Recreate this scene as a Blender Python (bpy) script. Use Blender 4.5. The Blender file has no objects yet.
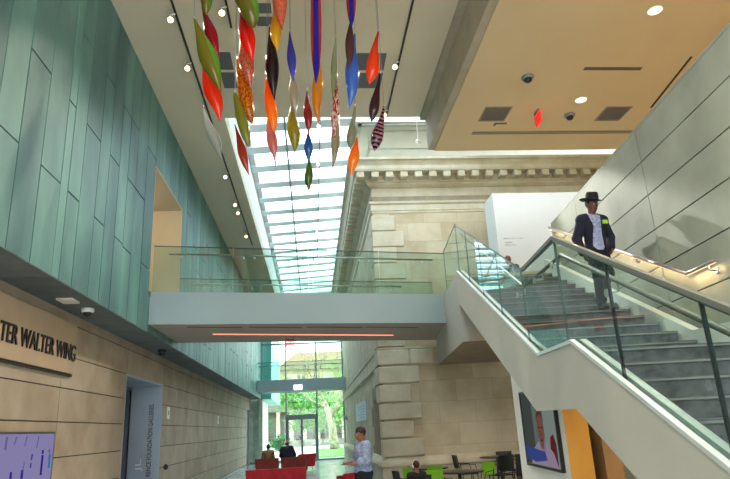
import bpy, bmesh, math, random
import numpy as np
from mathutils import Vector, Matrix
random.seed(7)
SC = bpy.context.scene
COL = SC.collection
PI = math.pi

# ------------------------------------------------------------------ camera
CAM_H = 1.85
FPX, PITCH, ROLL, YAW = 603.0, .3017, -.0526, .0967
THETA = .0893                      # the stair and its wall stand turned a little against the hall
Fw = np.array([math.sin(YAW)*math.cos(PITCH), math.cos(YAW)*math.cos(PITCH), math.sin(PITCH)])
_R0 = np.array([math.cos(YAW), -math.sin(YAW), 0]); _U0 = np.cross(_R0, Fw)
Rt = math.cos(ROLL)*_R0 + math.sin(ROLL)*_U0
Up = -math.sin(ROLL)*_R0 + math.cos(ROLL)*_U0
CC = np.array([0, 0, CAM_H])
cam = bpy.data.cameras.new('camera'); cam.sensor_width = 36; cam.lens = FPX/730*36
cam.clip_start = .05; cam.clip_end = 300
cob = bpy.data.objects.new('camera', cam); COL.objects.link(cob)
M = Matrix(((Rt[0], Up[0], -Fw[0], 0), (Rt[1], Up[1], -Fw[1], 0), (Rt[2], Up[2], -Fw[2], CAM_H), (0, 0, 0, 1)))
cob.matrix_world = M
SC.camera = cob
DS = np.array([math.sin(THETA), math.cos(THETA), 0]); NS = np.array([math.cos(THETA), -math.sin(THETA), 0])
def ray(x, y): return Fw*FPX + Rt*(x-365) - Up*(y-239.5)
def PX(x, y, X): d = ray(x, y); return CC + d*(X/d[0])          # measured point on a plane of the hall
def PY(x, y, Y): d = ray(x, y); return CC + d*(Y/d[1])
def PZ(x, y, Z): d = ray(x, y); return CC + d*((Z-CAM_H)/d[2])
def ST(s, c, z): return (DS[0]*s+NS[0]*c, DS[1]*s+NS[1]*c, z)   # stair frame -> world

# ------------------------------------------------------------------ materials
def lin(h):
    h = h.lstrip('#'); v = [int(h[i:i+2], 16)/255 for i in (0, 2, 4)]
    return tuple((c/12.92 if c <= .04045 else ((c+.055)/1.055)**2.4) for c in v) + (1,)
MATS = {}
def mat(name, col, rough=.6, metal=0, var=.12, scale=3.0, bump=0, bscale=40, island=0, spec=.5, coat=0, emit=0, hue=None, trans=0, stretch=None):
    if name in MATS: return MATS[name]
    m = bpy.data.materials.new(name); m.use_nodes = True
    nt = m.node_tree; N = nt.nodes; L = nt.links
    b = N['Principled BSDF']; c = lin(col) if isinstance(col, str) else col
    b.inputs['Roughness'].default_value = rough; b.inputs['Metallic'].default_value = metal
    b.inputs['Specular IOR Level'].default_value = spec; b.inputs['Coat Weight'].default_value = coat
    tc = N.new('ShaderNodeTexCoord'); mp = N.new('ShaderNodeMapping'); L.new(tc.outputs['Object'], mp.inputs['Vector'])
    if stretch: mp.inputs['Scale'].default_value = stretch
    nz = N.new('ShaderNodeTexNoise'); nz.inputs['Scale'].default_value = scale; nz.inputs['Detail'].default_value = 6
    L.new(mp.outputs['Vector'], nz.inputs['Vector'])
    mx = N.new('ShaderNodeMix'); mx.data_type = 'RGBA'
    c2 = lin(hue) if hue else tuple(min(1, x*(1+var*2)) for x in c[:3])+(1,)
    c1 = tuple(x*(1-var) for x in c[:3])+(1,)
    mx.inputs['A'].default_value = c1; mx.inputs['B'].default_value = c2
    mr = N.new('ShaderNodeMapRange'); mr.inputs['From Min'].default_value = .3; mr.inputs['From Max'].default_value = .7
    L.new(nz.outputs['Fac'], mr.inputs['Value'])
    fac = mr.outputs['Result']
    if island:
        g = N.new('ShaderNodeNewGeometry'); ad = N.new('ShaderNodeMath'); ad.operation = 'MULTIPLY_ADD'
        sub = N.new('ShaderNodeMath'); sub.operation = 'SUBTRACT'; sub.inputs[1].default_value = .5
        L.new(g.outputs['Random Per Island'], sub.inputs[0]); L.new(sub.outputs[0], ad.inputs[0]); ad.inputs[1].default_value = island
        L.new(fac, ad.inputs[2]); ad.use_clamp = True; fac = ad.outputs[0]
    L.new(fac, mx.inputs['Factor']); L.new(mx.outputs['Result'], b.inputs['Base Color'])
    if bump:
        n2 = N.new('ShaderNodeTexNoise'); n2.inputs['Scale'].default_value = bscale; n2.inputs['Detail'].default_value = 4
        L.new(mp.outputs['Vector'], n2.inputs['Vector'])
        bp = N.new('ShaderNodeBump'); bp.inputs['Strength'].default_value = bump; bp.inputs['Distance'].default_value = .02
        L.new(n2.outputs['Fac'], bp.inputs['Height']); L.new(bp.outputs['Normal'], b.inputs['Normal'])
    if emit:
        b.inputs['Emission Color'].default_value = c; b.inputs['Emission Strength'].default_value = emit
    if trans: b.inputs['Transmission Weight'].default_value = trans
    MATS[name] = m; return m
def glass(name, tint='#e4f4ef', ior=1.5, boost=1.0, rough=0.0):
    if name in MATS: return MATS[name]
    m = bpy.data.materials.new(name); m.use_nodes = True
    nt = m.node_tree; N = nt.nodes; L = nt.links; N.remove(N['Principled BSDF'])
    t = N.new('ShaderNodeBsdfTransparent'); t.inputs[0].default_value = lin(tint)
    g = N.new('ShaderNodeBsdfGlossy'); g.inputs['Roughness'].default_value = rough; g.inputs[0].default_value = (.95, 1, 1, 1)
    f = N.new('ShaderNodeFresnel'); f.inputs['IOR'].default_value = ior
    mu = N.new('ShaderNodeMath'); mu.operation = 'MULTIPLY'; mu.inputs[1].default_value = boost; mu.use_clamp = True
    ge = N.new('ShaderNodeNewGeometry'); iv = N.new('ShaderNodeMath'); iv.operation = 'SUBTRACT'; iv.inputs[0].default_value = 1; L.new(ge.outputs['Backfacing'], iv.inputs[1])
    m3 = N.new('ShaderNodeMath'); m3.operation = 'MULTIPLY'; L.new(f.outputs[0], m3.inputs[0]); L.new(iv.outputs[0], m3.inputs[1])
    mx = N.new('ShaderNodeMixShader'); L.new(m3.outputs[0], mu.inputs[0]); L.new(mu.outputs[0], mx.inputs[0])
    L.new(t.outputs[0], mx.inputs[1]); L.new(g.outputs[0], mx.inputs[2]); L.new(mx.outputs[0], N['Material Output'].inputs[0])
    MATS[name] = m; return m
def emission(name, col, s):
    if name in MATS: return MATS[name]
    m = bpy.data.materials.new(name); m.use_nodes = True
    nt = m.node_tree; N = nt.nodes; N.remove(N['Principled BSDF'])
    e = N.new('ShaderNodeEmission'); e.inputs[0].default_value = lin(col); e.inputs[1].default_value = s
    nt.links.new(e.outputs[0], N['Material Output'].inputs[0]); MATS[name] = m; return m

LIME_L = mat('limestone panels left', '#ab967e', .75, var=.12, scale=1.6, hue='#b8a791', bump=.06, bscale=25, island=.5)
LIME_R = mat('limestone panels stair wall', '#8f978a', .7, var=.12, scale=.9, hue='#a8b0a2', bump=.05, bscale=25, island=.3)
OLDSTONE = mat('old carved limestone', '#c3b798', .8, var=.12, scale=2.2, hue='#cfc8b2', bump=.12, bscale=18)
OLDASH = mat('old ashlar blocks', '#bfae8e', .8, var=.14, scale=1.4, hue='#cbc0a4', bump=.1, bscale=18, island=.7)
JOINT = mat('dark joint', '#2c2b28', .9, var=.1)
COPPER = mat('patinated copper', '#4c7576', .5, 0.15, var=.18, scale=1.3, hue='#6f9c93', island=.55, bump=.05, bscale=6, stretch=(1, 1, .35))
CSOFF = mat('dark copper soffit', '#566062', .6, .1, var=.2, scale=2, island=.6)
CEIL = mat('ceiling plaster', '#d8ccb2', .85, var=.03, scale=.6)
CEILW = mat('warm lower ceiling plaster', '#d2bd97', .85, var=.03, scale=.6)
BEIGE = mat('beige plaster', '#c2b294', .85, var=.04, scale=1)
WHITE = mat('white paint', '#d3d6d3', .7, var=.02, scale=1)
BRIDGE = mat('bridge fascia paint', '#91a5a9', .6, var=.03, scale=1)
BRIDGEU = mat('bridge underside plaster', '#a89f92', .75, var=.03, scale=1)
STRING = mat('stair stringer paint', '#abaca5', .55, var=.04, scale=.9)
GRANITE = mat('dark granite', '#55555a', .55, var=.3, scale=9, hue='#77767a', bump=.04, bscale=60)
CAPM = mat('pale metal cap', '#c9d4d6', .35, .3, var=.05)
RAILM = mat('satin rail grey', '#62675f', .5, .2, var=.06)
STEEL = mat('brushed steel', '#b9bab6', .28, .9, var=.08, scale=12)
DARKM = mat('dark metal', '#2b2d2f', .45, .5, var=.1)
GREYM = mat('grey metal', '#7d8589', .45, .4, var=.08)
BLACK = mat('black plastic', '#17181a', .4, var=.15)
WHITEP = mat('white plastic', '#e6e6e1', .4, var=.03)
GLASS = glass('balustrade glass', '#e8f4f0', 1.5, 1.3)
GLASSS = glass('stair balustrade glass', '#eaf4f1', 1.5, 1.0)
GEDGE = mat('green glass edge', '#2c4a45', .3, var=.1)
PANE = glass('window glass', '#eefaf6', 1.5, .9)
SKYGL = glass('skylight glass', '#f3fbff', 1.3, .5)

# floor tiles
def tile_mat():
    m = mat('grey floor tiles', '#a7afb0', .16, var=.06, scale=1.2, hue='#b6bfc1')
    nt = m.node_tree; N = nt.nodes; L = nt.links; b = N['Principled BSDF']
    src = b.inputs['Base Color'].links[0].from_socket
    br = N.new('ShaderNodeTexBrick'); br.inputs['Scale'].default_value = 1.0; br.offset = .5
    br.inputs['Brick Width'].default_value = .9; br.inputs['Row Height'].default_value = .6; br.inputs['Mortar Size'].default_value = .006
    br.inputs['Mortar'].default_value = lin('#5b6163')
    tc = N.new('ShaderNodeTexCoord'); L.new(tc.outputs['Object'], br.inputs['Vector'])
    L.new(src, br.inputs['Color1']); L.new(src, br.inputs['Color2']); L.new(br.outputs['Color'], b.inputs['Base Color'])
    return m
TILE = tile_mat()

# ------------------------------------------------------------------ mesh builder
class MB:
    def __init__(s): s.v = []; s.f = []; s.mi = []; s.sm = []; s.cur = 0; s.smooth = False
    def add(s, vs, fs, smooth=None):
        o = len(s.v); s.v += [tuple(map(float, p)) for p in vs]
        for f in fs: s.f.append([i+o for i in f]); s.mi.append(s.cur); s.sm.append(s.smooth if smooth is None else smooth)
        return s
    def mslot(s, i): s.cur = i; return s
    def box(s, a, b, fr=None):
        x0, y0, z0 = a; x1, y1, z1 = b
        vs = [(x0,y0,z0),(x1,y0,z0),(x1,y1,z0),(x0,y1,z0),(x0,y0,z1),(x1,y0,z1),(x1,y1,z1),(x0,y1,z1)]
        if fr: vs = [fr(*p) for p in vs]
        return s.add(vs, [(0,3,2,1),(4,5,6,7),(0,1,5,4),(1,2,6,5),(2,3,7,6),(3,0,4,7)], False)
    def bevbox(s, a, b, r, fr=None):
        # box with chamfered edges (all twelve)
        bm = bmesh.new(); bmesh.ops.create_cube(bm, size=1)
        c = [(a[i]+b[i])/2 for i in range(3)]; d = [abs(b[i]-a[i]) for i in range(3)]
        for v in bm.verts: v.co = Vector([c[i]+v.co[i]*d[i] for i in range(3)])
        bmesh.ops.bevel(bm, geom=bm.edges[:], offset=r, segments=2, affect='EDGES', profile=.5)
        bm.verts.index_update()
        vs = [tuple(v.co) for v in bm.verts]
        if fr: vs = [fr(*p) for p in vs]
        s.add(vs, [[v.index for v in f.verts] for f in bm.faces], False); bm.free(); return s
    def prism(s, poly, h0, h1, fr):
        # poly: list of (u, w); fr(u, w, h) -> world
        n = len(poly)
        vs = [fr(u, w, h0) for u, w in poly] + [fr(u, w, h1) for u, w in poly]
        fs = [list(range(n))[::-1], list(range(n, 2*n))] + [(i, (i+1) % n, n+(i+1) % n, n+i) for i in range(n)]
        return s.add(vs, fs, False)
    def quad(s, a, b, c, d): return s.add([a, b, c, d], [(0, 1, 2, 3)], False)
    def tube(s, pts, r, seg=10, caps=True):
        P = [Vector(p) for p in pts]; n = len(P)
        rs = r if isinstance(r, (list, tuple)) else [r]*n
        vs = []; prev = None
        for i, p in enumerate(P):
            t = ((P[min(i+1, n-1)]-p).normalized() + (p-P[max(i-1, 0)]).normalized())
            if t.length < 1e-6: t = P[min(i+1, n-1)]-P[max(i-1, 0)]
            t.normalize()
            if prev is None:
                a = Vector((0, 0, 1)) if abs(t.z) < .9 else Vector((1, 0, 0)); u = t.cross(a).normalized()
            else:
                u = (prev - t*prev.dot(t)); u = u.normalized() if u.length > 1e-6 else t.orthogonal().normalized()
            prev = u; w = t.cross(u)
            for k in range(seg):
                an = 2*PI*k/seg; vs.append(p + (u*math.cos(an)+w*math.sin(an))*rs[i])
        fs = [(i*seg+k, i*seg+(k+1) % seg, (i+1)*seg+(k+1) % seg, (i+1)*seg+k) for i in range(n-1) for k in range(seg)]
        s.add(vs, fs, True)
        if caps:
            s.add(vs[:seg], [list(range(seg))[::-1]], False); s.add(vs[-seg:], [list(range(seg))], False)
        return s
    def lathe(s, prof, base, axis=(0, 0, 1), seg=20, squash=1.0, caps=True):
        # prof: (r, h) along axis
        ax = Vector(axis).normalized(); u = ax.orthogonal().normalized(); w = ax.cross(u); B = Vector(base)
        vs = []
        for r, h in prof:
            for k in range(seg):
                an = 2*PI*k/seg; vs.append(B + ax*h + (u*math.cos(an)+w*math.sin(an)*squash)*r)
        n = len(prof)
        fs = [(i*seg+k, i*seg+(k+1) % seg, (i+1)*seg+(k+1) % seg, (i+1)*seg+k) for i in range(n-1) for k in range(seg)]
        s.add(vs, fs, True)
        if caps and prof[0][0] > 1e-4: s.add(vs[:seg], [list(range(seg))[::-1]], False)
        if caps and prof[-1][0] > 1e-4: s.add(vs[-seg:], [list(range(seg))], False)
        return s
    def sphere(s, c, r, seg=12, ring=8):
        rr = r if isinstance(r, (tuple, list)) else (r, r, r)
        vs = []; fs = []
        for i in range(ring+1):
            a = PI*i/ring
            for k in range(seg):
                b = 2*PI*k/seg
                vs.append((c[0]+rr[0]*math.sin(a)*math.cos(b), c[1]+rr[1]*math.sin(a)*math.sin(b), c[2]+rr[2]*math.cos(a)))
        for i in range(ring):
            for k in range(seg): fs.append(((i+1)*seg+k, (i+1)*seg+(k+1) % seg, i*seg+(k+1) % seg, i*seg+k))
        return s.add(vs, fs, True)
    def mesh(s, name, mats):
        me = bpy.data.meshes.new(name); me.from_pydata(s.v, [], s.f)
        for m in (mats if isinstance(mats, (list, tuple)) else [mats]): me.materials.append(m)
        me.polygons.foreach_set('material_index', s.mi); me.polygons.foreach_set('use_smooth', s.sm)
        bm = bmesh.new(); bm.from_mesh(me); bmesh.ops.remove_doubles(bm, verts=bm.verts[:], dist=1e-5)
        bmesh.ops.recalc_face_normals(bm, faces=bm.faces[:]); bm.to_mesh(me); bm.free()
        me.update(); return me
    def build(s, name, mats, parent=None):
        return link(name, s.mesh(name, mats), parent)

def link(name, me, parent=None):
    o = bpy.data.objects.new(name, me); COL.objects.link(o)
    if parent is not None:
        o.parent = parent
        if parent.get('_world'): 
            o.location = -Vector(parent['_world'])
    return o
def tag(o, label=None, cat=None, group=None, kind=None):
    if label: o['label'] = label
    if cat: o['category'] = cat
    if group: o['group'] = group
    if kind: o['kind'] = kind
    return o
def thing(name, label, cat, loc=(0, 0, 0), rz=0, group=None, world=False):
    o = bpy.data.objects.new(name, None); COL.objects.link(o); o.empty_display_size = .1
    o.location = loc; o.rotation_euler = (0, 0, rz)
    if world: o['_world'] = [float(x) for x in loc]     # children keep world coordinates
    return tag(o, label, cat, group)
def struct(name, mb, mats): return tag(mb.build(name, mats), kind='structure')
def copy_tree(o, parent=None):
    c = o.copy(); COL.objects.link(c)
    if parent is not None: c.parent = parent
    for ch in list(o.children): copy_tree(ch, c)
    return c
def text_mesh(txt, size, depth, name, m, parent=None, matrix=None, align='LEFT', width=None):
    cu = bpy.data.curves.new(name, 'FONT'); cu.body = txt; cu.size = size; cu.extrude = depth; cu.align_x = align
    tmp = bpy.data.objects.new(name+'_src', cu); COL.objects.link(tmp)
    dg = bpy.context.evaluated_depsgraph_get()
    me = bpy.data.meshes.new_from_object(tmp.evaluated_get(dg)); bpy.data.objects.remove(tmp)
    if width:
        xs = [v.co.x for v in me.vertices]; k = width/(max(xs)-min(xs)); x0 = min(xs)
        for v in me.vertices: v.co.x = (v.co.x-x0)*k
    if matrix is not None: me.transform(matrix)
    me.materials.clear(); me.materials.append(m); me.name = name
    return link(name, me, parent)
def basis(o, ux, uy):
    ux = Vector(ux).normalized(); uy = Vector(uy).normalized(); uz = ux.cross(uy)
    return Matrix(((ux[0], uy[0], uz[0], o[0]), (ux[1], uy[1], uz[1], o[1]), (ux[2], uy[2], uz[2], o[2]), (0, 0, 0, 1)))

# ------------------------------------------------------------------ setting: floor, left walls
YO, XO = 18.2, 2.05               # corner of the old stone building
YG = 41.0                         # far glazing
mb = MB(); mb.box((-5.3, -8, -.2), (14, YG, 0)); struct('floor', mb, TILE)

XL = -4.05
def panel_wall(x, ys, zs, skip, thick=.03, gap=.018, sgn=1, fr=None):
    mb = MB()
    for i in range(len(ys)-1):
        for j in range(len(zs)-1):
            y0, y1, z0, z1 = ys[i], ys[i+1], zs[j], zs[j+1]
            if any(y0 >= a-1e-6 and y1 <= b+1e-6 and z0 >= c-1e-6 and z1 <= d+1e-6 for a, b, c, d in skip): continue
            mb.mslot(0).box((x-sgn*thick, y0+gap/2, z0+gap/2), (x, y1-gap/2, z1-gap/2), fr)
            mb.mslot(1).box((x-sgn*(thick+.2), y0, z0), (x-sgn*.016, y1, z1), fr)
    return mb
zsL = [0, .1, .58, 1.11, 1.64, 2.18, 2.71, 3.23, 3.77, 3.97]
ysL = [-8, -5.5, -2.9, -.3, 2.3, 4.9, 7.6, 10.35, 13.88, 17.2, 20.6, 24, 27.4, 30.8, 34.2, 38.7, YG]
mbL = panel_wall(XL, ysL, zsL, [(13.88, 17.2, 0, 3.23), (38.7, YG, 0, 3.23)])
struct('wall_left', mbL, [LIME_L, JOINT])
# doorway recess (grey-blue lining with the gallery lettering)
LINING = mat('grey blue door lining', '#a6b3c2', .6, var=.03)
DGLASS = mat('dark gallery door glass', '#39414a', .15, var=.1)
mb = MB(); mb.box((-4.85, 17.17, 0), (XL-.001, 17.24, 3.23)); mb.box((-4.85, 13.84, 0), (XL-.001, 13.91, 3.23)); mb.box((-4.85, 13.91, 3.19), (XL-.001, 17.17, 3.24)); mb.box((-5.3, -8, 0), (-5.2, YG, 4.1)); mb.box((-5.3, -8, 3.97), (XL-.1, YG, 4.1))  # last two boxes: unseen back wall and roof added against stray daylight
struct('trim_1', mb, LINING)
dr = thing('gallery_door', 'dark glass gallery door deep in the first opening of the stone wall', 'door', (-4.86, 15.54, 0), world=True)
mb = MB(); mb.box((-4.90, 13.9, .02), (-4.87, 15.5, 3.1)); mb.build('door_leaf', DGLASS, dr)
mb = MB(); mb.box((-4.90, 15.58, .02), (-4.87, 17.18, 3.1)); mb.build('door_leaf', DGLASS, dr)
mb = MB(); mb.box((-4.93, 13.88, 3.1), (-4.84, 17.2, 3.2)); mb.box((-4.93, 15.5, 0), (-4.84, 15.58, 3.1)); mb.build('door_frame', GREYM, dr)
for y in (15.4, 15.68):
    mb = MB(); mb.tube([(-4.80, y, .9), (-4.80, y, 1.5)], .016); mb.tube([(-4.80, y, .95), (-4.88, y, .95)], .01); mb.tube([(-4.80, y, 1.45), (-4.88, y, 1.45)], .01); mb.build('door_pull', STEEL, dr)
lt = text_mesh('RENCE FOUNDATION GALLERIES', .17, .004, 'gallery_lettering', DARKM, None, basis((XL-.2, 17.163, .92), (0, 0, 1), (-1, 0, 0)), width=1.8)
tag(lt, 'dark vertical gallery lettering on the grey blue door lining', 'lettering')
lt = text_mesh('JL', .2, .004, 'donor_lettering', WHITEP, None, basis((XL-.46, 17.163, 1.05), (0, 0, 1), (-1, 0, 0)), width=.3)
tag(lt, 'white vertical lettering left of the dark gallery lettering on door lining', 'lettering')
dr = thing('service_door', 'tall grey door at the far end of the left stone wall', 'door', (-4.1, 39.8, 0), world=True)
mb = MB(); mb.box((-4.2, 38.74, .01), (-4.15, YG-.1, 3.18)); mb.build('door_leaf', mat('door grey paint', '#7f8b93', .5), dr)
mb = MB(); mb.box((-4.24, 38.7, 0), (-4.12, 38.75, 3.23)); mb.box((-4.24, 38.7, 3.18), (-4.12, YG, 3.23)); mb.build('door_frame', GREYM, dr)
mb = MB(); mb.box((XL-.002, 20, .0), (XL+.02, 38.6, .09)); struct('baseboard_left', mb, DARKM)

# copper clad upper volume
XC, ZC, ZT = -3.37, 3.94, 9.25
OPN = (12.70, 15.60, 4.80, 7.68)
seams = [-8]
y = -8
rs = random.Random(3)
while y < 5.4: y += rs.uniform(.3, .75); seams.append(y)
seams += [6.19, 6.73, 7.33, 7.96, 8.21, 8.65, 9.29, 9.77, 10.29, 10.79, 11.3, 11.99, 12.70, 13.2, 13.55, 14.1, 14.6, 15.05, 15.60]
y = 15.6
while y < YG-.8: y += rs.uniform(.28, .62); seams.append(y)
seams.append(YG)
marks = [(6.89, 7.84), (7.06, 6.55), (8.4, 7.84), (9.42, 7.84), (8.04, 6.55), (8.93, 6.54), (9.93, 6.55), (6.4, 5.24), (7.61, 5.24), (8.4, 5.24), (9.51, 5.24), (10.48, 5.24), (11.22, 5.2), (10.9, 6.55), (11.72, 6.55), (12.36, 5.24), (10.34, 7.8), (11.13, 7.8), (12.4, 7.8)]
mb = MB()
for i in range(len(seams)-1):
    a, b = seams[i], seams[i+1]
    cut = {ZC, ZT}
    for my, mz in marks:
        if a <= my < b: cut.add(mz)
    if b < 6.2 or a >= 15.59:
        for lv in (5.24, 6.55, 7.84):
            if rs.random() < .42: cut.add(lv + rs.choice((0, 0, -.65)))
    inop = a >= OPN[0]-.01 and b <= OPN[1]+.01
    if inop: cut |= {OPN[2], OPN[3]}
    cut = sorted(cut)
    for j in range(len(cut)-1):
        if inop and cut[j] >= OPN[2]-.01 and cut[j+1] <= OPN[3]+.01: continue
        dx = rs.uniform(-.003, .003)
        mb.mslot(0).box((XC-.02, a+.011, cut[j]+.013), (XC+dx, b-.011, cut[j+1]-.013))
        mb.mslot(1).box((XC-.25, a, max(cut[j], ZC+.03)), (XC-.014, b, cut[j+1]))
struct('wall_left_upper', mb, [COPPER, mat('copper seam shadow gap', '#1c2a2c', .8)])
mb = MB()
y = -8
while y < YG:
    mb.mslot(0).box((XL-.1, y+.006, ZC), (XC, min(y+1.0, YG)-.006, ZC+.02)); y += 1.0
mb.mslot(1).box((XL-.2, -8, ZC+.012), (XC-.014, YG, ZC+.08))
struct('trim_2', mb, [CSOFF, JOINT])
# corridor behind the opening
mb = MB(); y0, y1, z0, z1 = OPN
mb.box((-8, y0-.1, z0), (XC-.006, y0+.03, z1)); mb.box((-8, y1-.03, z0), (XC-.006, y1+.1, z1)); mb.box((-8, y0, z1-.03), (XC-.006, y1, z1+.1)); mb.box((-8.1, y0, z0), (-8, y1, z1))
struct('wall_corridor', mb, BEIGE)
mb = MB(); mb.box((-8, y0, z0-.1), (XC+.02, y1, z0)); struct('floor_corridor', mb, GRANITE)

# ------------------------------------------------------------------ ceilings
ZH, ZS, ZGL = 9.25, 8.30, 10.9
YB, XW = 13.42, -1.99            # back edge of main ceiling, right edge of the strip along the copper
XS = 3.14                        # left edge of lower ceiling
mb = MB()
mb.box((XC-.2, -8, ZH), (XS, YB, ZH+.3)); mb.box((XC-.2, YB, ZH), (XW, YG, ZH+.3))
struct('ceiling', mb, CEIL)
mb = MB(); mb.box((XS, -8, ZS), (13, YB, ZS+.2)); mb.mslot(0)
struct('ceiling_lower', mb, CEILW)
mb = MB(); mb.box((XS-.16, -8, ZS+.02), (XS, YB-.02, ZH+.3)); mb.box((XS-.3, -8, ZH-.12), (XS-.16, YB-.04, ZH+.02))
struct('trim_3', mb, mat('beam stone grey', '#a89f8b', .8, var=.08, scale=2))
# white skylight well
mb = MB()
mb.box((XW-.12, YB-.1, ZH+.3), (XW, YG, ZGL+.4)); mb.box((XW-.12, YB-.2, ZH+.3), (13, YB, ZGL+.4))
struct('trim_4', mb, WHITE)
XG = 1.52
mb = MB(); mb.box((XG, 16.7, ZGL), (13.5, YG+.5, ZGL+.2)); mb.box((5.2, YB-.3, ZGL), (13.5, 16.7, ZGL+.2)); struct('ceiling_upper', mb, mat('pale upper ceiling', '#cfd2c6', .8, var=.03))  # second slab is an unseen cover shaped to limit skylight on the partition
mb = MB()   # raised frame lines on the upper ceiling
for a, b in (((1.62, 16.8, ZGL-.05), (13, 16.95, ZGL)), ((1.62, 16.8, ZGL-.05), (1.72, 24, ZGL)), ((2.1, 17.3, ZGL-.03), (13, 17.36, ZGL)), ((2.1, 17.3, ZGL-.03), (2.16, 24, ZGL)), ((2.1, 18.6, ZGL-.03), (13, 18.66, ZGL))): mb.box(a, b)
struct('trim_5', mb, mat('pale frame grey', '#b4bcb4', .7))
# right closing wall of the upper gallery and back of building
mb = MB(); mb.box((12.9, -8, 0), (13.1, YO, ZGL)); struct('wall_right_gallery', mb, BEIGE)

# skylight
sk = thing('skylight', 'long glazed skylight with white crossbeams over the hall', 'skylight', (-.2, 27, ZGL), world=True)
BEAMW = mat('skylight beam paint', '#e3f2f7', .6, var=.01)
k = 0; y = 13.6
tilt = .07
while y < YG:
    mb = MB(); mb.box((XW+.02, y, ZGL-.02), (XG, y+.52, ZGL+.16), lambda a, b, c: (a, b, c+tilt*(a+.3)))
    mb.build('crossbeam', BEAMW, sk); y += 1.52
for x in (-.66,):
    mb = MB(); mb.box((x-.03, YB, ZGL-.06), (x+.03, YG, ZGL+.0), lambda a, b, c: (a, b, c+tilt*(a+.3))); mb.build('mullion', GREYM, sk)
mb = MB(); mb.box((XW+.02, YB, ZGL-.08), (XW+.2, YG, ZGL+.2)); mb.build('side_frame', WHITE, sk)
mb = MB(); mb.box((XG-.06, YB, ZGL-.05), (XG+.0, YG, ZGL+.3)); mb.build('side_frame', WHITE, sk)
mb = MB(); mb.box((XW-.1, YB-.3, ZGL+.3), (XG+.1, YG+.3, ZGL+.33)); mb.build('glazing', SKYGL, sk)
mb = MB(); mb.box((XG+.1, YB-.3, ZGL+.3), (5.25, 16.8, ZGL+.33)); mb.build('glazing', SKYGL, sk)

# ------------------------------------------------------------------ old stone building
kS = YO/17.0
def bz(z): return 1.85 + kS*(z-1.85)
# ashlar wall faces
mb = MB()
rw = random.Random(5)
rows = [0]
while rows[-1] < bz(8.1): rows.append(rows[-1]+.62)
for j in range(len(rows)-1):
    off = .55 if j % 2 else 0
    x = XO-off
    while x < 13:
        a, b = max(XO, x), min(13, x+1.1)
        if b-a > .02: mb.mslot(0).box((a+.003, YO, rows[j]+.003), (b-.003, YO+.05, rows[j+1]-.003))
        x += 1.1
    y = YO-off
    while y < YG:
        a, b = max(YO, y), min(YG, y+1.1)
        if b-a > .02 and not (rows[j] < 2.6 and b > YO+.35 and a < YO+2.9):
            mb.mslot(0).box((XO, a+.003, rows[j]+.003), (XO+.05, b-.003, rows[j+1]-.003))
        y += 1.1
mb.mslot(1).box((XO+.006, YO+.006, 0), (13, YO+.3, bz(9.4)))
mb.box((XO+.006, YO+3.0, 0), (XO+.3, YG, bz(9.4))); mb.box((XO+.006, YO+.1, 2.7), (XO+.3, YO+3.0, bz(9.4))); mb.box((XO+.006, YO+.1, 0), (XO+.3, YO+.36, 2.7))
struct('wall_building', mb, [OLDASH, mat('fine stone joint', '#8f8571', .9)])
mb = MB(); mb.box((XO+.3, YO+.36, 0), (XO+2.5, YO+.4, 2.7)); mb.box((XO+1.2, YO+.4, 0), (XO+1.3, YO+3, 2.7)); struct('wall_passage', mb, mat('grey passage wall', '#77807f', .7))
# profiled courses: profile (projection, z) swept round the corner
def course(prof, m, name, x_end=13, y_end=YG):
    mb = MB(); n = len(prof)
    vs = []
    for p, z in prof: vs += [(x_end, YO-p, z), (XO-p, YO-p, z), (XO-p, y_end, z)]
    fs = []
    for i in range(n-1):
        for j in range(2): fs.append((i*3+j, i*3+j+1, (i+1)*3+j+1, (i+1)*3+j))
    mb.add(vs, fs, False)
    return struct(name, mb, m)
Z1 = [bz(9.52), bz(9.44), bz(9.36), bz(9.30), bz(9.2), bz(9.14)]
course([(-.3, Z1[0]), (.76, Z1[0]), (.76, Z1[1]), (.70, Z1[1]-.02), (.64, Z1[2]), (.60, Z1[3]), (.60, Z1[4]), (.57, Z1[5]), (.22, Z1[5]), (.22, bz(8.93)), (.16, bz(8.90)), (.14, bz(8.86)), (.06, bz(8.80)), (.0, bz(8.78)), (-.01, bz(8.34)), (.10, bz(8.33)), (.10, bz(8.27)), (.05, bz(8.22)), (.05, bz(8.05)), (.025, bz(8.04)), (.025, bz(7.98)), (-.01, bz(7.97))], OLDSTONE, 'trim_6')
mb = MB()   # modillion blocks under the cornice
x = XO-.50
while x < 12.5:
    mb.bevbox((x, YO-.54, bz(8.95)), (x+.25, YO-.15, bz(9.15)), .03); x += .47
y = YO-.03
while y < YG-1:
    mb.bevbox((XO-.54, y, bz(8.95)), (XO-.15, y+.25, bz(9.15)), .03); y += .47
struct('trim_7', mb, OLDSTONE)
course([(-.01, bz(3.95)), (.10, bz(3.95)), (.10, bz(3.90)), (.07, bz(3.86)), (.07, bz(3.50)), (.03, bz(3.44)), (-.01, bz(3.43))], OLDSTONE, 'trim_8')
course([(-.01, bz(1.05)), (.05, bz(1.05)), (.09, bz(1.0)), (.16, bz(.93)), (.19, bz(.86)), (.19, bz(.82)), (.14, bz(.80)), (.14, 0)], OLDSTONE, 'baseboard_building')
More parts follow.
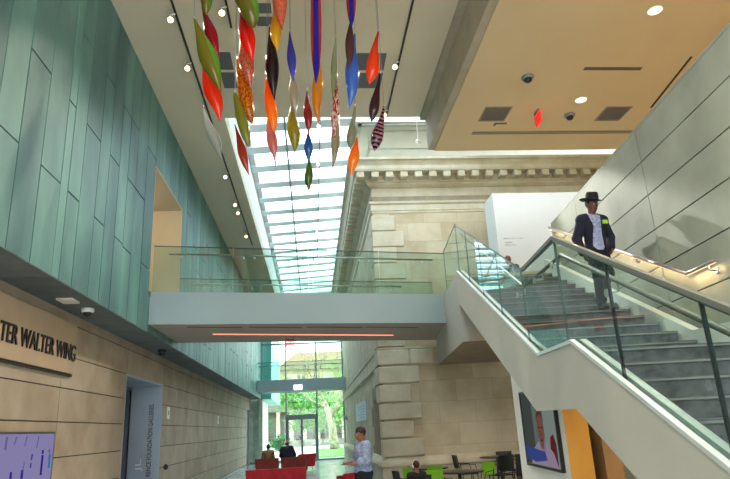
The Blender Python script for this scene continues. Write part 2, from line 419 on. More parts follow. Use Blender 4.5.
# quoins at the corner
mb = MB()
qz = [(bz(3.43), bz(2.97)), (bz(2.93), bz(2.47)), (bz(2.43), bz(2.01)), (bz(1.97), bz(1.54)), (bz(1.51), bz(1.07))]
mb.bevbox((XO-.11, YO-.11, bz(3.47)), (XO+.84, YO+.8, bz(3.88)), .03)
mb.bevbox((XO+.87, YO-.11, bz(3.47)), (XO+1.6, YO+.05, bz(3.88)), .03)
for i, (a, b) in enumerate(qz):
    w = 1.12 if i % 2 == 0 else .84
    d = .3 if i > 1 else (.9 if i % 2 else 1.2)
    mb.bevbox((XO-.11, YO-.11, b), (XO+w, YO+min(d, .34 if a < 2.8 else d), a), .035)
struct('trim_9', mb, OLDSTONE)
mb = MB(); mb.bevbox((XO-.11, YO-.11, bz(3.97)), (XO+.75, YO+.9, bz(4.4)), .03)
z = bz(4.45)
i = 0
while z < bz(7.9):
    w = .95 if i % 2 else .7
    mb.bevbox((XO-.05, YO-.05, z), (XO+w, YO+w, z+.5), .022); z += .53; i += 1
struct('trim_10', mb, OLDSTONE)

# ------------------------------------------------------------------ footbridge
ZBT, ZBB = 4.80, 4.11
bl0, bl1 = (XC+.005, 12.78), (3.30, 13.98)          # front edge
br0, br1 = (XC+.005, 15.58), (3.52, 16.9)           # back edge
bg = thing('footbridge', 'pale grey footbridge with glass sides crossing the hall', 'bridge', (0, 14.4, ZBB), world=True)
def fpt(t, d=0): return (bl0[0]+(bl1[0]-bl0[0])*t, bl0[1]+(bl1[1]-bl0[1])*t + d)
def bpt(t, d=0): return (br0[0]+(br1[0]-br0[0])*t, br0[1]+(br1[1]-br0[1])*t + d)
mb = MB(); xy = lambda u, w, h: (u, w, h)
mb.mslot(0).prism([bl0, bl1, br1, br0], ZBB+.005, ZBT, xy); mb.mslot(1).prism([fpt(0, .012), fpt(1, .012), bpt(1, -.012), bpt(0, -.012)], ZBB, ZBB+.01, xy)
mb.build('deck', [BRIDGE, BRIDGEU], bg)
def slab_between(p, q, w, z0, z1):      # thin upright slab from p to q, w thick
    d = (Vector(q)-Vector(p)); n = Vector((-d.y, d.x)).normalized()*w/2
    return [(p[0]+n.x, p[1]+n.y), (q[0]+n.x, q[1]+n.y), (q[0]-n.x, q[1]-n.y), (p[0]-n.x, p[1]-n.y)]
def glass_run(P, npan, z0, z1, gm, parent, th=.018):
    for i in range(npan):
        a = P(i/npan+.002); b = P((i+1)/npan-.002)
        mb = MB(); mb.mslot(0).prism(slab_between(a, b, th, z0, z1), z0, z1, xy)
        mb.mslot(1).prism(slab_between(a, b, th+.006, z1-.012, z1), z1-.014, z1+.004, xy)
        mb.build('glass_panel', [gm, GEDGE], parent)
glass_run(lambda t: fpt(t, .08), 4, ZBT-.02, 5.84, GLASS, bg)
glass_run(lambda t: bpt(t, -.08), 4, ZBT-.02, 5.76, GLASS, bg)
for P, d, t0, t1, zr in ((fpt, .17, .045, .955, 5.69), (bpt, -.17, .05, .86, 5.60)):
    a, b = P(t0, d), P(t1, d)
    mb = MB(); mb.tube([(a[0], a[1], zr), (b[0], b[1], zr)], .021); mb.build('handrail', STEEL, bg)
    for i in range(5):
        for e in (-.035, .035):
            t = t0+.06+(t1-t0-.12)*i/4 + e/2; q = P(t, d); g = P(t, d*.5)
            mb = MB(); mb.tube([(q[0], q[1], zr-.01), (q[0], q[1], zr-.08), (g[0], g[1], zr-.08)], .009, 6); mb.lathe([(.026, 0), (.026, .012)], (g[0], g[1]+(.0 if d < 0 else -.01), zr-.08), (0, 1, 0), 12); mb.build('bracket', STEEL, bg)
SLOT = mat('dark slot', '#2a2825', .9)
for (x0, x1) in ((187, 242), (249, 302), (307, 362), (366, 418)):
    a = PZ(x0, 327, ZBB); b = PZ(x1, 327.3, ZBB)
    mb = MB(); mb.prism(slab_between(a[:2], b[:2], .06, 0, 0), ZBB-.006, ZBB+.02, xy); mb.build('air_slot', SLOT, bg)
a = PZ(213, 334, ZBB); b = PZ(393, 335, ZBB)
mb = MB(); mb.prism(slab_between(a[:2], b[:2], .09, 0, 0), ZBB-.012, ZBB+.02, xy); mb.build('light_strip', emission('bridge light strip glow', '#ff8f74', 1.15), bg)
REDGLOW = emission('red sign glow', '#ff2a1c', 2.0)
def exit_sign(label, loc, rz, glow, plate, size=.30, stem=.12, txt='EXIT', sc=1):
    t = thing('exit_sign', label, 'sign', loc, rz)
    mb = MB(); mb.box((-size/2, -.012, -.2*sc), (size/2, .012, 0)); mb.build('sign_plate', plate, t)
    mb = MB(); mb.box((-size*.35, -.03, 0), (size*.35, .03, stem)); mb.build('housing', GREYM, t)
    if txt:
        text_mesh(txt, .19*sc, .002, 'sign_letters', glow, t, basis((-size*.44, -.017, -.17*sc), (1, 0, 0), (0, 0, 1)), width=size*.88)
        text_mesh(txt, .19*sc, .002, 'sign_letters', glow, t, basis((size*.44, .017, -.17*sc), (-1, 0, 0), (0, 0, 1)), width=size*.88)
    return t
q = PZ(290, 337.5, ZBB)
exit_sign('small red lit sign hanging under the footbridge', (q[0], q[1]-.1, ZBB-.056), .17, emission('dim red letters', '#e8331f', .8), glass('sign acrylic', '#f6dcd6', 1.2), .24, .05)

# far bridge and far glazing
fb = thing('far_footbridge', 'grey footbridge at the far end before the tall glazing', 'bridge', (-.7, 38.6, 4.2), world=True)
mb = MB(); mb.box((XC+.01, 38, 4.2), (XO-.02, 39.9, 4.88)); mb.build('deck', BRIDGE, fb)
for i in range(3):
    x0 = XC+.02+i*1.78
    mb = MB(); mb.mslot(0).box((x0, 38.06, 4.86), (x0+1.76, 38.08, 5.95)); mb.mslot(1).box((x0, 38.05, 5.94), (x0+1.76, 38.09, 5.965)); mb.build('glass_panel', [GLASS, GEDGE], fb)
mb = MB(); mb.tube([(XC+.1, 38.2, 5.75), (XO-.1, 38.2, 5.75)], .025); mb.build('handrail', STEEL, fb)
q = PY(298, 388, 37.95)
t = exit_sign('small white lit sign on the face of the far footbridge', (q[0], 37.97, q[2]+.2), 0, REDGLOW, emission('white sign glow', '#fbf4ff', 1.6), .52, .05, '', 1.5)

gz = thing('far_window_wall', 'tall glazed end wall with a glass door frame facing the garden', 'window', (-.75, YG, 0), world=True)
vx = [-3.9, -3.30, -1.75, .25, XO-.05]
for i, x in enumerate(vx):
    if i == 0: continue
    mb = MB(); mb.box((x-.045, YG-.08, 0), (x+.045, YG+.08, ZGL)); mb.build('mullion', GREYM, gz)
for z in (.0, 4.3, 7.4, ZGL-.1):
    mb = MB(); mb.box((XL, YG-.06, z), (XO, YG+.06, z+.10)); mb.build('transom', GREYM, gz)
for i in range(4):
    for z0, z1 in ((.1, 4.3), (4.4, 7.4), (7.5, ZGL-.1)):
        mb = MB(); mb.box((vx[i]+.04, YG-.01, z0), (vx[i+1]-.04, YG+.01, z1)); mb.build('pane', PANE, gz)
mb = MB(); mb.box((-1.72, YG-.1, 2.55), (.22, YG+.1, 2.85)); mb.box((-.82, YG-.1, 0), (-.68, YG+.1, 2.55)); mb.box((-1.72, YG-.08, .0), (-1.6, YG+.08, 2.55)); mb.box((.1, YG-.08, 0), (.22, YG+.08, 2.55)); mb.build('door_frame', GREYM, gz)
for x in (-.9, -.6):
    mb = MB(); mb.tube([(x, YG-.16, .9), (x, YG-.16, 1.4)], .02); mb.tube([(x, YG-.16, .95), (x, YG-.02, .95)], .012, 6); mb.tube([(x, YG-.16, 1.35), (x, YG-.02, 1.35)], .012, 6); mb.build('door_pull', STEEL, gz)
mb = MB(); mb.box((XC-.1, YG-.25, 0), (XC+.12, YG-.1, ZC)); struct('trim_11', mb, mat('pale end post', '#c9c3b3', .7))
# light levels
SKY, KEY, DOWN, TRKP, CAFE, UST, EXPO = 4.5, 2600, 140, 480, 110, 15, 0.56
# ------------------------------------------------------------------ stair, upper floor, stair wall
C1, C2, C3 = 1.917, 3.80, 3.92
ZU, ZLD = 4.72, 2.44
sfr = lambda s, z, c: ST(s, c, z)
S_T, S_F, S_N = 11.94, 6.86, 5.70       # top of upper flight, far and near end of landing
stair = thing('staircase', 'pale sided staircase of dark granite steps with glass balustrade', 'staircase', (ST(3.5, 2.8, 0)[0], ST(3.5, 2.8, 0)[1], 0), world=True)
poly = [(S_T, 4.76), (S_F, 2.51), (S_N, 2.50), (.1, .012), (1.75, .012), (5.83, 1.915), (7.21, 1.93), (12.0, 4.13)]
mb = MB(); mb.prism(poly, C1, C1+.14, sfr); mb.build('stringer', STRING, stair)
def along(path, c0, c1, z0, z1, mb):      # strip following a path of (s,z)
    n = len(path)
    for i in range(n-1):
        (s0, a), (s1, b) = path[i], path[i+1]
        mb.prism([(s0, a+z0), (s1, b+z0), (s1, b+z1), (s0, a+z1)], c0, c1, sfr)
    return mb
pth = [(14.06, 4.78), (S_T, 4.765), (S_F, 2.515), (S_N, 2.505), (.15, .04)]
along(pth[1:], C1-.006, C1+.042, 0, .035, m := MB()); m.build('stringer_cap', CAPM, stair)
along(pth[1:], C1+.042, C1+.056, .0, .012, m := MB()); m.build('glazing_channel', BLACK, stair)
along(pth[1:], C1+.088, C1+.15, 0, .035, m := MB()); m.build('inner_cap', CAPM, stair)
# steps
NR = 14; rise = (ZU-ZLD)/NR; run = (S_T-S_F)/(NR-1)
STEPM = [GRANITE, mat('lighter step nosing', '#8c8b88', .5, var=.1)]  # nosing strip is a lighter grey than the granite
def step(s0, z, d, name='step'):
    mb = MB(); mb.mslot(0).box((s0, C1+.141, z-rise-.06), (s0+d, C2-.08, z-.03), lambda a, b, c: ST(a, b, c))
    mb.box((s0-.025, C1+.141, z-.03), (s0+d, C2-.08, z-.0), lambda a, b, c: ST(a, b, c))
    mb.mslot(1).box((s0-.027, C1+.145, z-.028), (s0-.02, C2-.085, z-.012), lambda a, b, c: ST(a, b, c))
    return mb.build(name, STEPM, stair)
for i in range(1, NR): step(S_F+(i-1)*run, ZLD+i*rise, run+.02)
step(S_N, ZLD, S_F-S_N+.03, 'landing')
NL = 15; riseL = ZLD/NL; runL = .372
for i in range(1, NL): step(S_N-i*runL, ZLD-i*riseL, runL+.02)
mb = MB(); mb.prism([(S_T+.05, 4.13), (7.2, 1.95), (5.84, 1.935), (1.9, .09), (1.9, .14), (5.82, 2.0), (7.19, 2.02), (S_T+.05, 4.22)], C1+.141, C2, sfr); mb.build('soffit', BRIDGEU, stair)
mb = MB(); mb.prism([(S_T, 4.95), (6.9, 2.72), (6.3, 2.70), (5.6, 2.66), (.2, .28), (.2, .01), (1.4, .01), (5.9, 2.1), (7.1, 2.1), (S_T, 4.3)], C2-.08, C2+.03, sfr); mb.build('skirt', mat('pale stair skirt', '#cfd6d2', .6, var=.03), stair)
# glass of the stair
GC = C1+.072
ztop = lambda s: 5.82 if s >= 12.0 else (3.60 + (s-7.25)*(5.80-3.60)/(12.0-7.25) if s > 7.25 else (3.60 if s > 5.98 else 3.60-(5.98-s)*.464))
def zbot(s): 
    if s >= S_T: return 4.74
    if s >= S_F: return 2.49+(s-S_F)*(4.74-2.49)/(S_T-S_F)
    if s >= S_N: return 2.485
    return 2.485-(S_N-s)*.4435
def glass_piece(a, b, brk=()):
    ss = [a]+[x for x in brk if a < x < b]+[b]
    poly = [(s, zbot(s)) for s in ss]+[(s, ztop(s)) for s in ss[::-1]]
    mb = MB(); mb.mslot(0).prism(poly, GC-.009, GC+.009, sfr)
    # polished edge bands
    mb.mslot(1)
    for e0, e1 in ((a, a+.006), (b-.006, b)):
        mb.prism([(e0, zbot(e0)), (e1, zbot(e1)), (e1, ztop(e1)), (e0, ztop(e0))], GC-.0105, GC+.0105, sfr)
    for i in range(len(ss)-1):
        p, q = ss[i], ss[i+1]
        mb.prism([(p, ztop(p)-.012), (q, ztop(q)-.012), (q, ztop(q)+.003), (p, ztop(p)+.003)], GC-.0105, GC+.0105, sfr)
    mb.build('glass_panel', [GLASSS, GEDGE], stair)
brks = [12.0, S_T, 7.25, S_F, 5.98, S_N]
cuts = [.3, 1.2, 2.36, 3.53, 4.79, 5.96, 7.37, 8.63, 9.8, 10.95, 12.0, 14.06]
for a, b in zip(cuts[:-1], cuts[1:]): glass_piece(a+.003, b-.003, brks)
for s in (2.36, 3.53, 4.79):
    mb = MB(); mb.prism([(s-.009, zbot(s)), (s+.009, zbot(s)), (s+.009, ztop(s)-.01), (s-.009, ztop(s)-.01)], GC-.012, GC+.012, sfr); mb.build('joint_post', DARKM, stair)
# top rail over landing and lower flight, inner handrail with brackets
def rail(path, c, r, name, m, parent=None, seg=10):
    mb = MB(); mb.tube([ST(s, c, z) for s, z in path], r, seg); return mb.build(name, m, parent or stair)
along([(7.3, 3.60), (5.98, 3.605), (.3, 3.605-5.68*.464)], GC-.02, GC+.02, 0, .04, m := MB()); m.build('top_rail', RAILM, stair)
CH = C1+.19
rail([(12.15, 5.66), (7.75, 3.50), (6.15, 3.485), (.5, 3.485-5.65*.462)], CH, .023, 'handrail', RAILM)
for s in (11.2, 10.0, 8.8, 7.75, 6.9, 6.2, 4.9, 3.3, 2.0):
    z = 3.50+(s-7.75)*(5.66-3.50)/4.4 if s > 7.75 else (3.49 if s > 6.15 else 3.485-(6.15-s)*.462)
    mb = MB(); mb.tube([ST(s, CH, z-.02), ST(s, CH, z-.09), ST(s, GC+.01, z-.10)], .01, 6); mb.lathe([(.035, 0), (.035, .02)], ST(s, GC+.008, z-.10), tuple(NS), 12); mb.build('bracket', STEEL, stair)
# small glass return on the upper floor between stair and bridge is the last panel; upper floor slab
ca = [(C1, 12.0), (13.5, 12.0), (13.5, 17.2), (C1, 16.8)]
mb = MB()
mb.mslot(0).prism([(12.0, 3.37), (16.5, 3.37), (16.5, 4.72), (14.1, 4.765), (12.0, 4.755)], C1, C1+.3, sfr)
mb.mslot(1).prism([(12.0, 3.37), (16.7, 3.37), (16.7, 4.72), (12.0, 4.72)], C1+.3, C3+.3, sfr)
mb.prism([(-4, 4.3), (16.7, 4.3), (16.7, 4.72), (-4, 4.72)], C3+.3, 11.5, sfr)
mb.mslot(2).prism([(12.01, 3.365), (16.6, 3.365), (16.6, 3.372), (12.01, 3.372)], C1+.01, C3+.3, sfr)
mb.mslot(1).box((3.3, 15.5, 4.5), (13, YO-.3, 4.715))
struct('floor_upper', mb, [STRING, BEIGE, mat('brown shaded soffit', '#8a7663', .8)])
# stair wall
zsR = [0, .25, .74, 1.23, 1.72, 2.21, 2.70, 3.18, 3.68, 4.17, 4.66, 5.15, 5.63]
ysR = [-3.0, -.35, 2.3, 5.0, 7.66, 10.3, 11.75]
mbR = panel_wall(0, ysR, zsR, [], thick=.03, gap=.016, sgn=-1, fr=lambda x, y, z: ST(y, C3+x, z))
mbR.mslot(0).box((-3.0, C3+.0, 5.63), (11.75, C3+.23, 5.66), lambda a, b, c: ST(a, b, c))
mbR.box((11.75, C3+.0, 0), (11.78, C3+.23, 5.66), lambda a, b, c: ST(a, b, c))
struct('wall_right', mbR, [LIME_R, JOINT])
wr = thing('wall_handrail', 'steel handrail on the stone stair wall with warm glow beneath', 'handrail', ST(9.3, C3-.07, 4.4), world=True)
CW = C3-.085
RP = [(11.68, 5.54), (6.97, 3.395), (6.36, 3.39)]
rail(RP, CW, .021, 'rail', STEEL, wr)
for s in (11.6, 10.0, 8.3, 6.5):
    z = 3.395+(s-6.97)*.4554 if s > 6.97 else 3.39
    mb = MB(); mb.tube([ST(s, CW, z-.01), ST(s, CW, z-.07), ST(s, C3-.005, z-.08)], .011, 6); mb.lathe([(.04, 0), (.04, .015)], ST(s, C3-.016, z-.08), tuple(NS), 12); mb.build('bracket', STEEL, wr)
along(RP, CW-.005, CW+.007, -.027, -.020, m := MB()); m.build('light_strip', emission('handrail strip glow', '#ffc48a', 1.3), wr)

# white partition with wall text on the upper floor
a = PY(492, 193.5, 15.9); zt = a[2]
mb = MB(); mb.box((a[0], 15.9, 4.72), (12.8, 16.75, zt)); struct('wall_partition', mb, WHITE)
for k, (x0, x1, y) in enumerate(((504, 522, 239), (505, 513, 244), (505, 515, 247))):
    p = PY(x0, y, 15.89); q = PY(x1, y, 15.89)
    txt = ('exhibition galleries', 'level two', 'upper hall')[k]
# lower wall with the screen beneath the stair
CT = 2.22
mb = MB(); mb.mslot(0).prism([(7.25, 0), (9.6, 0), (9.6, 3.05), (7.25, 1.97)], CT, CT+.27, sfr)
mb.mslot(1).prism([(7.235, 0), (7.25, 0), (7.25, 1.96), (7.235, 1.955)], CT+.002, CT+.268, sfr)  # yellow end face with its warm lighting put into the colour
struct('wall_screen', mb, [WHITE, mat('warm lit yellow end face', '#d9a045', .7, var=.04)])
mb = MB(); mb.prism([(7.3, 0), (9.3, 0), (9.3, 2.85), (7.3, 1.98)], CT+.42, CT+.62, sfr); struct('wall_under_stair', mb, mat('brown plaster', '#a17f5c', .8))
# television
tv = thing('wall_screen_television', 'large dark framed screen showing a seated speaker beneath the stair', 'television', ST(8.1, CT, 1.8), world=True)
tfr = lambda a, b, c: ST(a, CT-b, c)
s0, s1, z0, z1 = 7.42, 9.05, 1.235, 2.22
mb = MB(); mb.box((s0, .0, z0), (s1, .045, z0+.03), tfr); mb.box((s0, 0, z1-.02), (s1, .045, z1), tfr); mb.box((s0, 0, z0+.03), (s0+.03, .045, z1-.02), tfr); mb.box((s1-.03, 0, z0+.03), (s1, .045, z1-.02), tfr); mb.build('bezel', BLACK, tv)
mb = MB(); mb.box((s0+.03, .0, z0+.03), (s1-.03, .03, z1-.02), tfr); mb.build('screen', emission('screen background', '#5f6a66', .55), tv)
def flat(poly, name, col, st, d, parent=tv):
    mb = MB(); mb.prism(poly, d, d+.001, lambda u, w, h: tfr(s1-u, h, w)); mb.build(name, emission('screen '+name+col, col, st), parent)
def oval(cu, cw, a, b, n=20): return [(cu+a*math.cos(2*PI*i/n), cw+b*math.sin(2*PI*i/n)) for i in range(n)]
flat([(.03, 1.27), (.55, 1.27), (.55, 2.19), (.03, 2.19)], 'backdrop', '#4a5350', .4, .031)
flat([(1.05, 1.27), (1.59, 1.27), (1.59, 2.19), (1.05, 2.19)], 'backdrop', '#8c9690', .42, .031)
flat([(1.2, 1.3), (1.5, 1.3), (1.5, 1.55), (1.42, 1.66), (1.28, 1.62)], 'chair', '#6f3038', .35, .032)
flat([(.25, 1.27), (1.5, 1.27), (1.36, 1.44), (1.06, 1.56), (.72, 1.56), (.45, 1.46)], 'shirt', '#a093a6', .42, .033)
flat([(.74, 1.60), (.80, 1.48), (.95, 1.40), (1.04, 1.48), (1.05, 1.60)], 'collar', '#8a7f96', .42, .0335)
flat([(.90+.155*math.cos(i*PI/12)*(1-.25*max(0, -math.sin(i*PI/12))), 1.72+(.25 if math.sin(i*PI/12) < 0 else .22)*math.sin(i*PI/12)) for i in range(24)], 'face', '#80594a', .42, .034)
flat([(.90+.165*math.cos(i*PI/12), 1.80+.17*math.sin(i*PI/12)) for i in range(13)]+[(.78, 1.86), (.90, 1.9), (1.02, 1.86)], 'hair', '#5a4438', .4, .035)
flat(oval(.84, 1.735, .03, .012), 'eye', '#2f221e', .4, .0355)
flat(oval(.97, 1.735, .03, .012), 'eye', '#2f221e', .4, .0355)
flat([(.895, 1.73), (.93, 1.64), (.89, 1.63)], 'nose', '#6a4638', .4, .0355)
flat(oval(.91, 1.58, .05, .013), 'mouth', '#5c352e', .4, .0355)
flat([(.03, 1.36), (.5, 1.30), (1.05, 1.34), (1.0, 1.44), (.55, 1.47), (.03, 1.50)], 'blue_cloth', '#44549c', .38, .036)
# projected picture at lower left on the stone wall
pj = thing('video_screen', 'lilac screen with walking figures low on the left stone wall', 'screen', (XL+.03, 9.3, 1.3), world=True)
yS0, yS1, zS0, zS1 = 7.6, 10.24, .35, 2.03
mb = MB(); mb.box((XL-.01, yS0, zS0), (XL+.035, yS1, zS1)); mb.build('bezel', mat('brown bezel', '#4a4142', .5), pj)
mb = MB(); mb.box((XL+.03, yS0+.03, zS0+.03), (XL+.04, yS1-.035, zS1-.03)); mb.build('picture', emission('lilac picture', '#8780ac', .62), pj)
def fl2(poly, col, st=.5, d=.041):
    mb = MB(); mb.prism(poly, d, d+.001, lambda u, w, h: (XL+h, u, w)); mb.build('figure', emission('figure '+col, col, st), pj)
def PXy(x, y): p = PX(x, y, XL+.04); return (p[1], p[2])
for pts, col, st in (([(41.5, 455), (43.5, 455), (41.5, 475), (39.5, 475)], '#2d2a86', .5), ([(41.8, 450), (43.8, 450), (43.4, 454), (41.6, 454)], '#3d3470', .5),
        ([(48.6, 454), (50.6, 454), (49.6, 468), (47.6, 468)], '#2f78b0', .55), ([(48.6, 450), (50, 449), (50, 453), (48.6, 453)], '#4f6a9c', .5),
        ([(21, 470), (23.5, 470), (22.5, 479), (20, 479)], '#3a3590', .5), ([(10, 472), (12, 472), (11.5, 479), (9, 479)], '#3a3590', .5),
        ([(31.5, 454), (33, 454), (32, 460), (30.5, 460)], '#4b4796', .5), ([(30.2, 463), (31.6, 463), (31, 468), (29.6, 468)], '#4b4796', .5),
        ([(24, 462), (24.8, 462), (22.6, 473), (21.6, 473)], '#6a618e', .5), ([(38.5, 436), (39.4, 436), (37, 448), (36, 448)], '#6f6897', .5), ([(26.8, 436), (27.8, 436), (25, 446), (24, 446)], '#6f6897', .5), ([(16, 437), (17.2, 437), (14.8, 445), (13.8, 445)], '#6f6897', .5), ([(6, 437), (8, 437), (6, 450), (4, 450)], '#716a98', .5)):
    fl2([PXy(*p) for p in pts], col, st)
# wing sign
sg = thing('wing_sign', 'stone sign board with dark wing lettering on the left wall', 'sign', (XL+.05, 8, 3.3), world=True)
mb = MB(); mb.bevbox((XL-.01, 2.0, 2.94), (XL+.075, 10.64, 3.765), .008); mb.build('board', mat('sign board stone', '#b59c80', .75, var=.06, scale=1.4), sg)
mb = MB(); mb.box((XL-.01, 2.0, 2.90), (XL+.05, 10.66, 2.94)); mb.build('ledge_shadow', JOINT, sg)  # dark strip painted as the shadow line under the board
text_mesh('TER WALTER WING', .37, .012, 'lettering', mat('bronze letters', '#2e2926', .5, .4), sg, basis((XL+.085, 8.06, 3.15), (0, 1, 0), (0, 0, 1)), width=2.56).location = -Vector(sg['_world'])
# small things on the left wall
for (x, y, lab) in ((168, 413, 'small white notice plate right of the gallery doorway'), (218, 420, 'small pale notice plate farther along the stone wall')):
    p = PX(x, y, XL); o = MB(); o.bevbox((XL-.005, p[1]-.14, p[2]-.16), (XL+.02, p[1]+.14, p[2]+.16), .006); o.mslot(1).box((XL+.02, p[1]-.08, p[2]-.05), (XL+.022, p[1]+.06, p[2]+.07))
    tag(o.build('notice_plate', [WHITEP, mat('plate text grey', '#9a9a92', .6)]), lab, 'sign', 'notice plates on the left wall')
p = PX(164, 467, XL); o = MB(); o.lathe([(.0, .11), (.05, .10), (.075, .06), (.075, .02), (.03, .0), (.03, -.01)], (XL, p[1], p[2]), (1, 0, 0), 16); tag(o.build('door_button', BLACK), 'black round button low beside the gallery doorway', 'button')
p = PZ(68, 300, ZC); o = MB(); o.bevbox((p[0]-.12, p[1]-.16, ZC-.03), (p[0]+.12, p[1]+.16, ZC+.005), .01); tag(o.build('soffit_spotlight', mat('soffit light lens', '#d8cfc4', .4)), 'square pale light under the dark copper soffit edge', 'light')
for (x, y, lab, mm) in ((88, 308.5, 'white dome camera under the copper soffit near the square light', WHITEP), (162, 350, 'dark dome camera under the copper soffit near the footbridge', BLACK)):
    p = PZ(x, y, ZC); t = thing('ceiling_camera', lab, 'camera', (p[0], p[1], ZC), 0, 'dome cameras under the copper soffit')
    o = MB(); o.lathe([(.10, 0), (.10, -.05), (.085, -.07)], (0, 0, 0), (0, 0, 1), 18); o.build('housing', mm, t)
    o = MB(); o.lathe([(.075, -.06), (.07, -.10), (.045, -.13), (0, -.145)], (0, 0, 0), (0, 0, 1), 18); o.build('dome', BLACK, t)

# ------------------------------------------------------------------ ceiling fittings
# lower ceiling
def on_ceiling(fn, name, m, lab, cat, grp=None): return tag(fn.build(name, m), lab, cat, grp)
GLOW = emission('warm lamp disc', '#ffdba0', 4.0)
for (x, y, lab) in ((655, 10.5, 'glowing round downlight high at the right of the warm ceiling'), (581, 100, 'glowing round downlight between the two ceiling vents')):
    p = PZ(x, y, ZS); t = thing('downlight', lab, 'light', (p[0], p[1], ZS), 0, 'downlights in the warm ceiling')
    o = MB(); o.lathe([(.11, -.004), (.135, -.008), (.135, .004), (.11, .004)], (0, 0, 0), (0, 0, 1), 24, caps=False); o.build('trim_ring', WHITEP, t)
    o = MB(); o.lathe([(0, -.003), (.11, -.003), (.11, .004), (0, .004)], (0, 0, 0), (0, 0, 1), 24); o.build('lens', GLOW, t)
VENT = mat('vent grey', '#6d675f', .7, var=.05)
for (x, y, lab) in ((495, 114, 'grey square ceiling vent nearer the beam edge'), (613, 113.5, 'grey square ceiling vent nearer the stair wall')):
    p = PZ(x, y, ZS); t = thing('ceiling_vent', lab, 'vent', (p[0], p[1], ZS), 0, 'square vents in the warm ceiling')
    o = MB(); 
    for e in ((-.3, -.32, .3, -.29), (-.3, .29, .3, .32), (-.3, -.29, -.27, .29), (.27, -.29, .3, .29)): o.box((e[0], e[1], -.012), (e[2], e[3], .002))
    o.build('frame', mat('vent frame', '#8e8474', .7), t)
    o = MB()
    for k in range(12): o.box((-.27, -.28+k*.047, -.008), (.27, -.28+k*.047+.032, .002))
    o.box((-.27, -.29, 0), (.27, .29, .003)); o.build('grille', VENT, t)
for (x0, y0, x1, lab, w) in ((584, 68.5, 641, 'dark slot diffuser above the vents in the warm ceiling', .10), (472, 133, 632, 'long pale slot near the far edge of the warm ceiling', .13)):
    p = PZ(x0, y0, ZS); q = PZ(x1, y0+.5, ZS)
    o = MB(); o.mslot(0).box((p[0], p[1]-w/2, ZS-.006), (q[0], p[1]-w*.1, ZS+.01)); o.box((p[0], p[1]+w*.1, ZS-.006), (q[0], p[1]+w/2, ZS+.01)); o.mslot(1).box((p[0], p[1]-w*.1, ZS-.003), (q[0], p[1]+w*.1, ZS+.01))
    on_ceiling(o, 'ceiling_slot_diffuser', [mat('slot frame dark', '#5a5148', .7), VENT] if w < .12 else [VENT, CEILW], lab, 'vent')
p = PZ(691.6, 56.5, ZS); q = PZ(651, 107.6, ZS)
o = MB(); o.prism(slab_between(p[:2], q[:2], .05, 0, 0), ZS-.004, ZS+.01, xy); on_ceiling(o, 'ceiling_slot', SLOT, 'thin dark slot in the ceiling along the stair wall', 'vent')
for (x, y, lab) in ((527.5, 77, 'dome camera on the warm ceiling above the left vent'), (569.5, 115, 'dome camera on the warm ceiling beside the red sign')):
    p = PZ(x, y, ZS); t = thing('ceiling_camera', lab, 'camera', (p[0], p[1], ZS), 0, 'dome cameras on the warm ceiling')
    o = MB(); o.lathe([(.12, .002), (.12, -.03), (.09, -.05)], (0, 0, 0), (0, 0, 1), 18); o.build('housing', GREYM, t)
    o = MB(); o.lathe([(.08, -.04), (.075, -.09), (.045, -.12), (0, -.13)], (0, 0, 0), (0, 0, 1), 18); o.build('dome', BLACK, t)
p = PZ(500, 124, ZS); o = MB(); o.box((p[0]-.14, p[1]-.06, ZS-.02), (p[0]+.14, p[1]-.02, ZS+.003)); o.box((p[0]-.14, p[1]-.06, ZS-.02), (p[0]-.1, p[1]+.06, ZS+.003)); on_ceiling(o, 'ceiling_bracket', VENT, 'small bent bracket beside the left ceiling vent', 'bracket')
p = PZ(537, 111, ZS)
exit_sign('red lit hanging sign below the warm ceiling', (p[0], p[1], ZS-.06), 1.55, emission('deep red letters', '#b3100a', .8), emission('red acrylic glow', '#ff3a30', 1.0), .34, .06, sc=1.35)

# main ceiling recesses and track lights
DREC = mat('dark grey recess panel', '#5f6162', .7, var=.05)
for (x0, y0, x1, y1, lab) in ((215, 52, 238, 88, 'dark double recess in the ceiling behind the left pendants'), (254, 3, 273, 26, 'dark double recess in the ceiling behind the speckled pendants'), (357, 53, 380, 88, 'dark double recess in the ceiling behind the blue pendant')):
    p = PZ(x0, y0, ZH); q = PZ(x1, y1, ZH); ym = (p[1]+q[1])/2; xa, xb = min(p[0], q[0]), max(p[0], q[0]); ya, yb = min(p[1], q[1]), max(p[1], q[1])
    t = thing('ceiling_recess', lab, 'ceiling panel', ((xa+xb)/2, ym, ZH), world=True, group='double recesses in the main ceiling')
    for a, b in ((ya, ym-.05), (ym+.05, yb)):
        o = MB(); o.box((xa, a, ZH-.006), (xb, b, ZH+.01)); o.build('panel', DREC, t)
def spot_head(parent, dx=-.10, aim=(0, -.6, -.8), name='spot_head', glow=GLOW, body=None):
    ax = Vector(aim).normalized(); b = Vector((dx, 0, -.16))
    o = MB(); o.tube([(0, 0, -.03), (dx, 0, -.05), (dx, 0, -.12)], .012, 6); o.build('arm', WHITEP if body is None else body, parent)
    o = MB(); o.lathe([(.03, -.10), (.05, -.08), (.055, .02), (.068, .07), (.062, .075), (.055, .055), (.0, .05)], b, ax, 16); h = o.build('spot_head', body or DARKM, parent)
    o = MB(); o.lathe([(.0, .058), (.054, .058), (.054, .054), (0, .054)], b, ax, 16); o.build('lamp', glow, h)
TRK = mat('dark track', '#1f1f1f', .5)
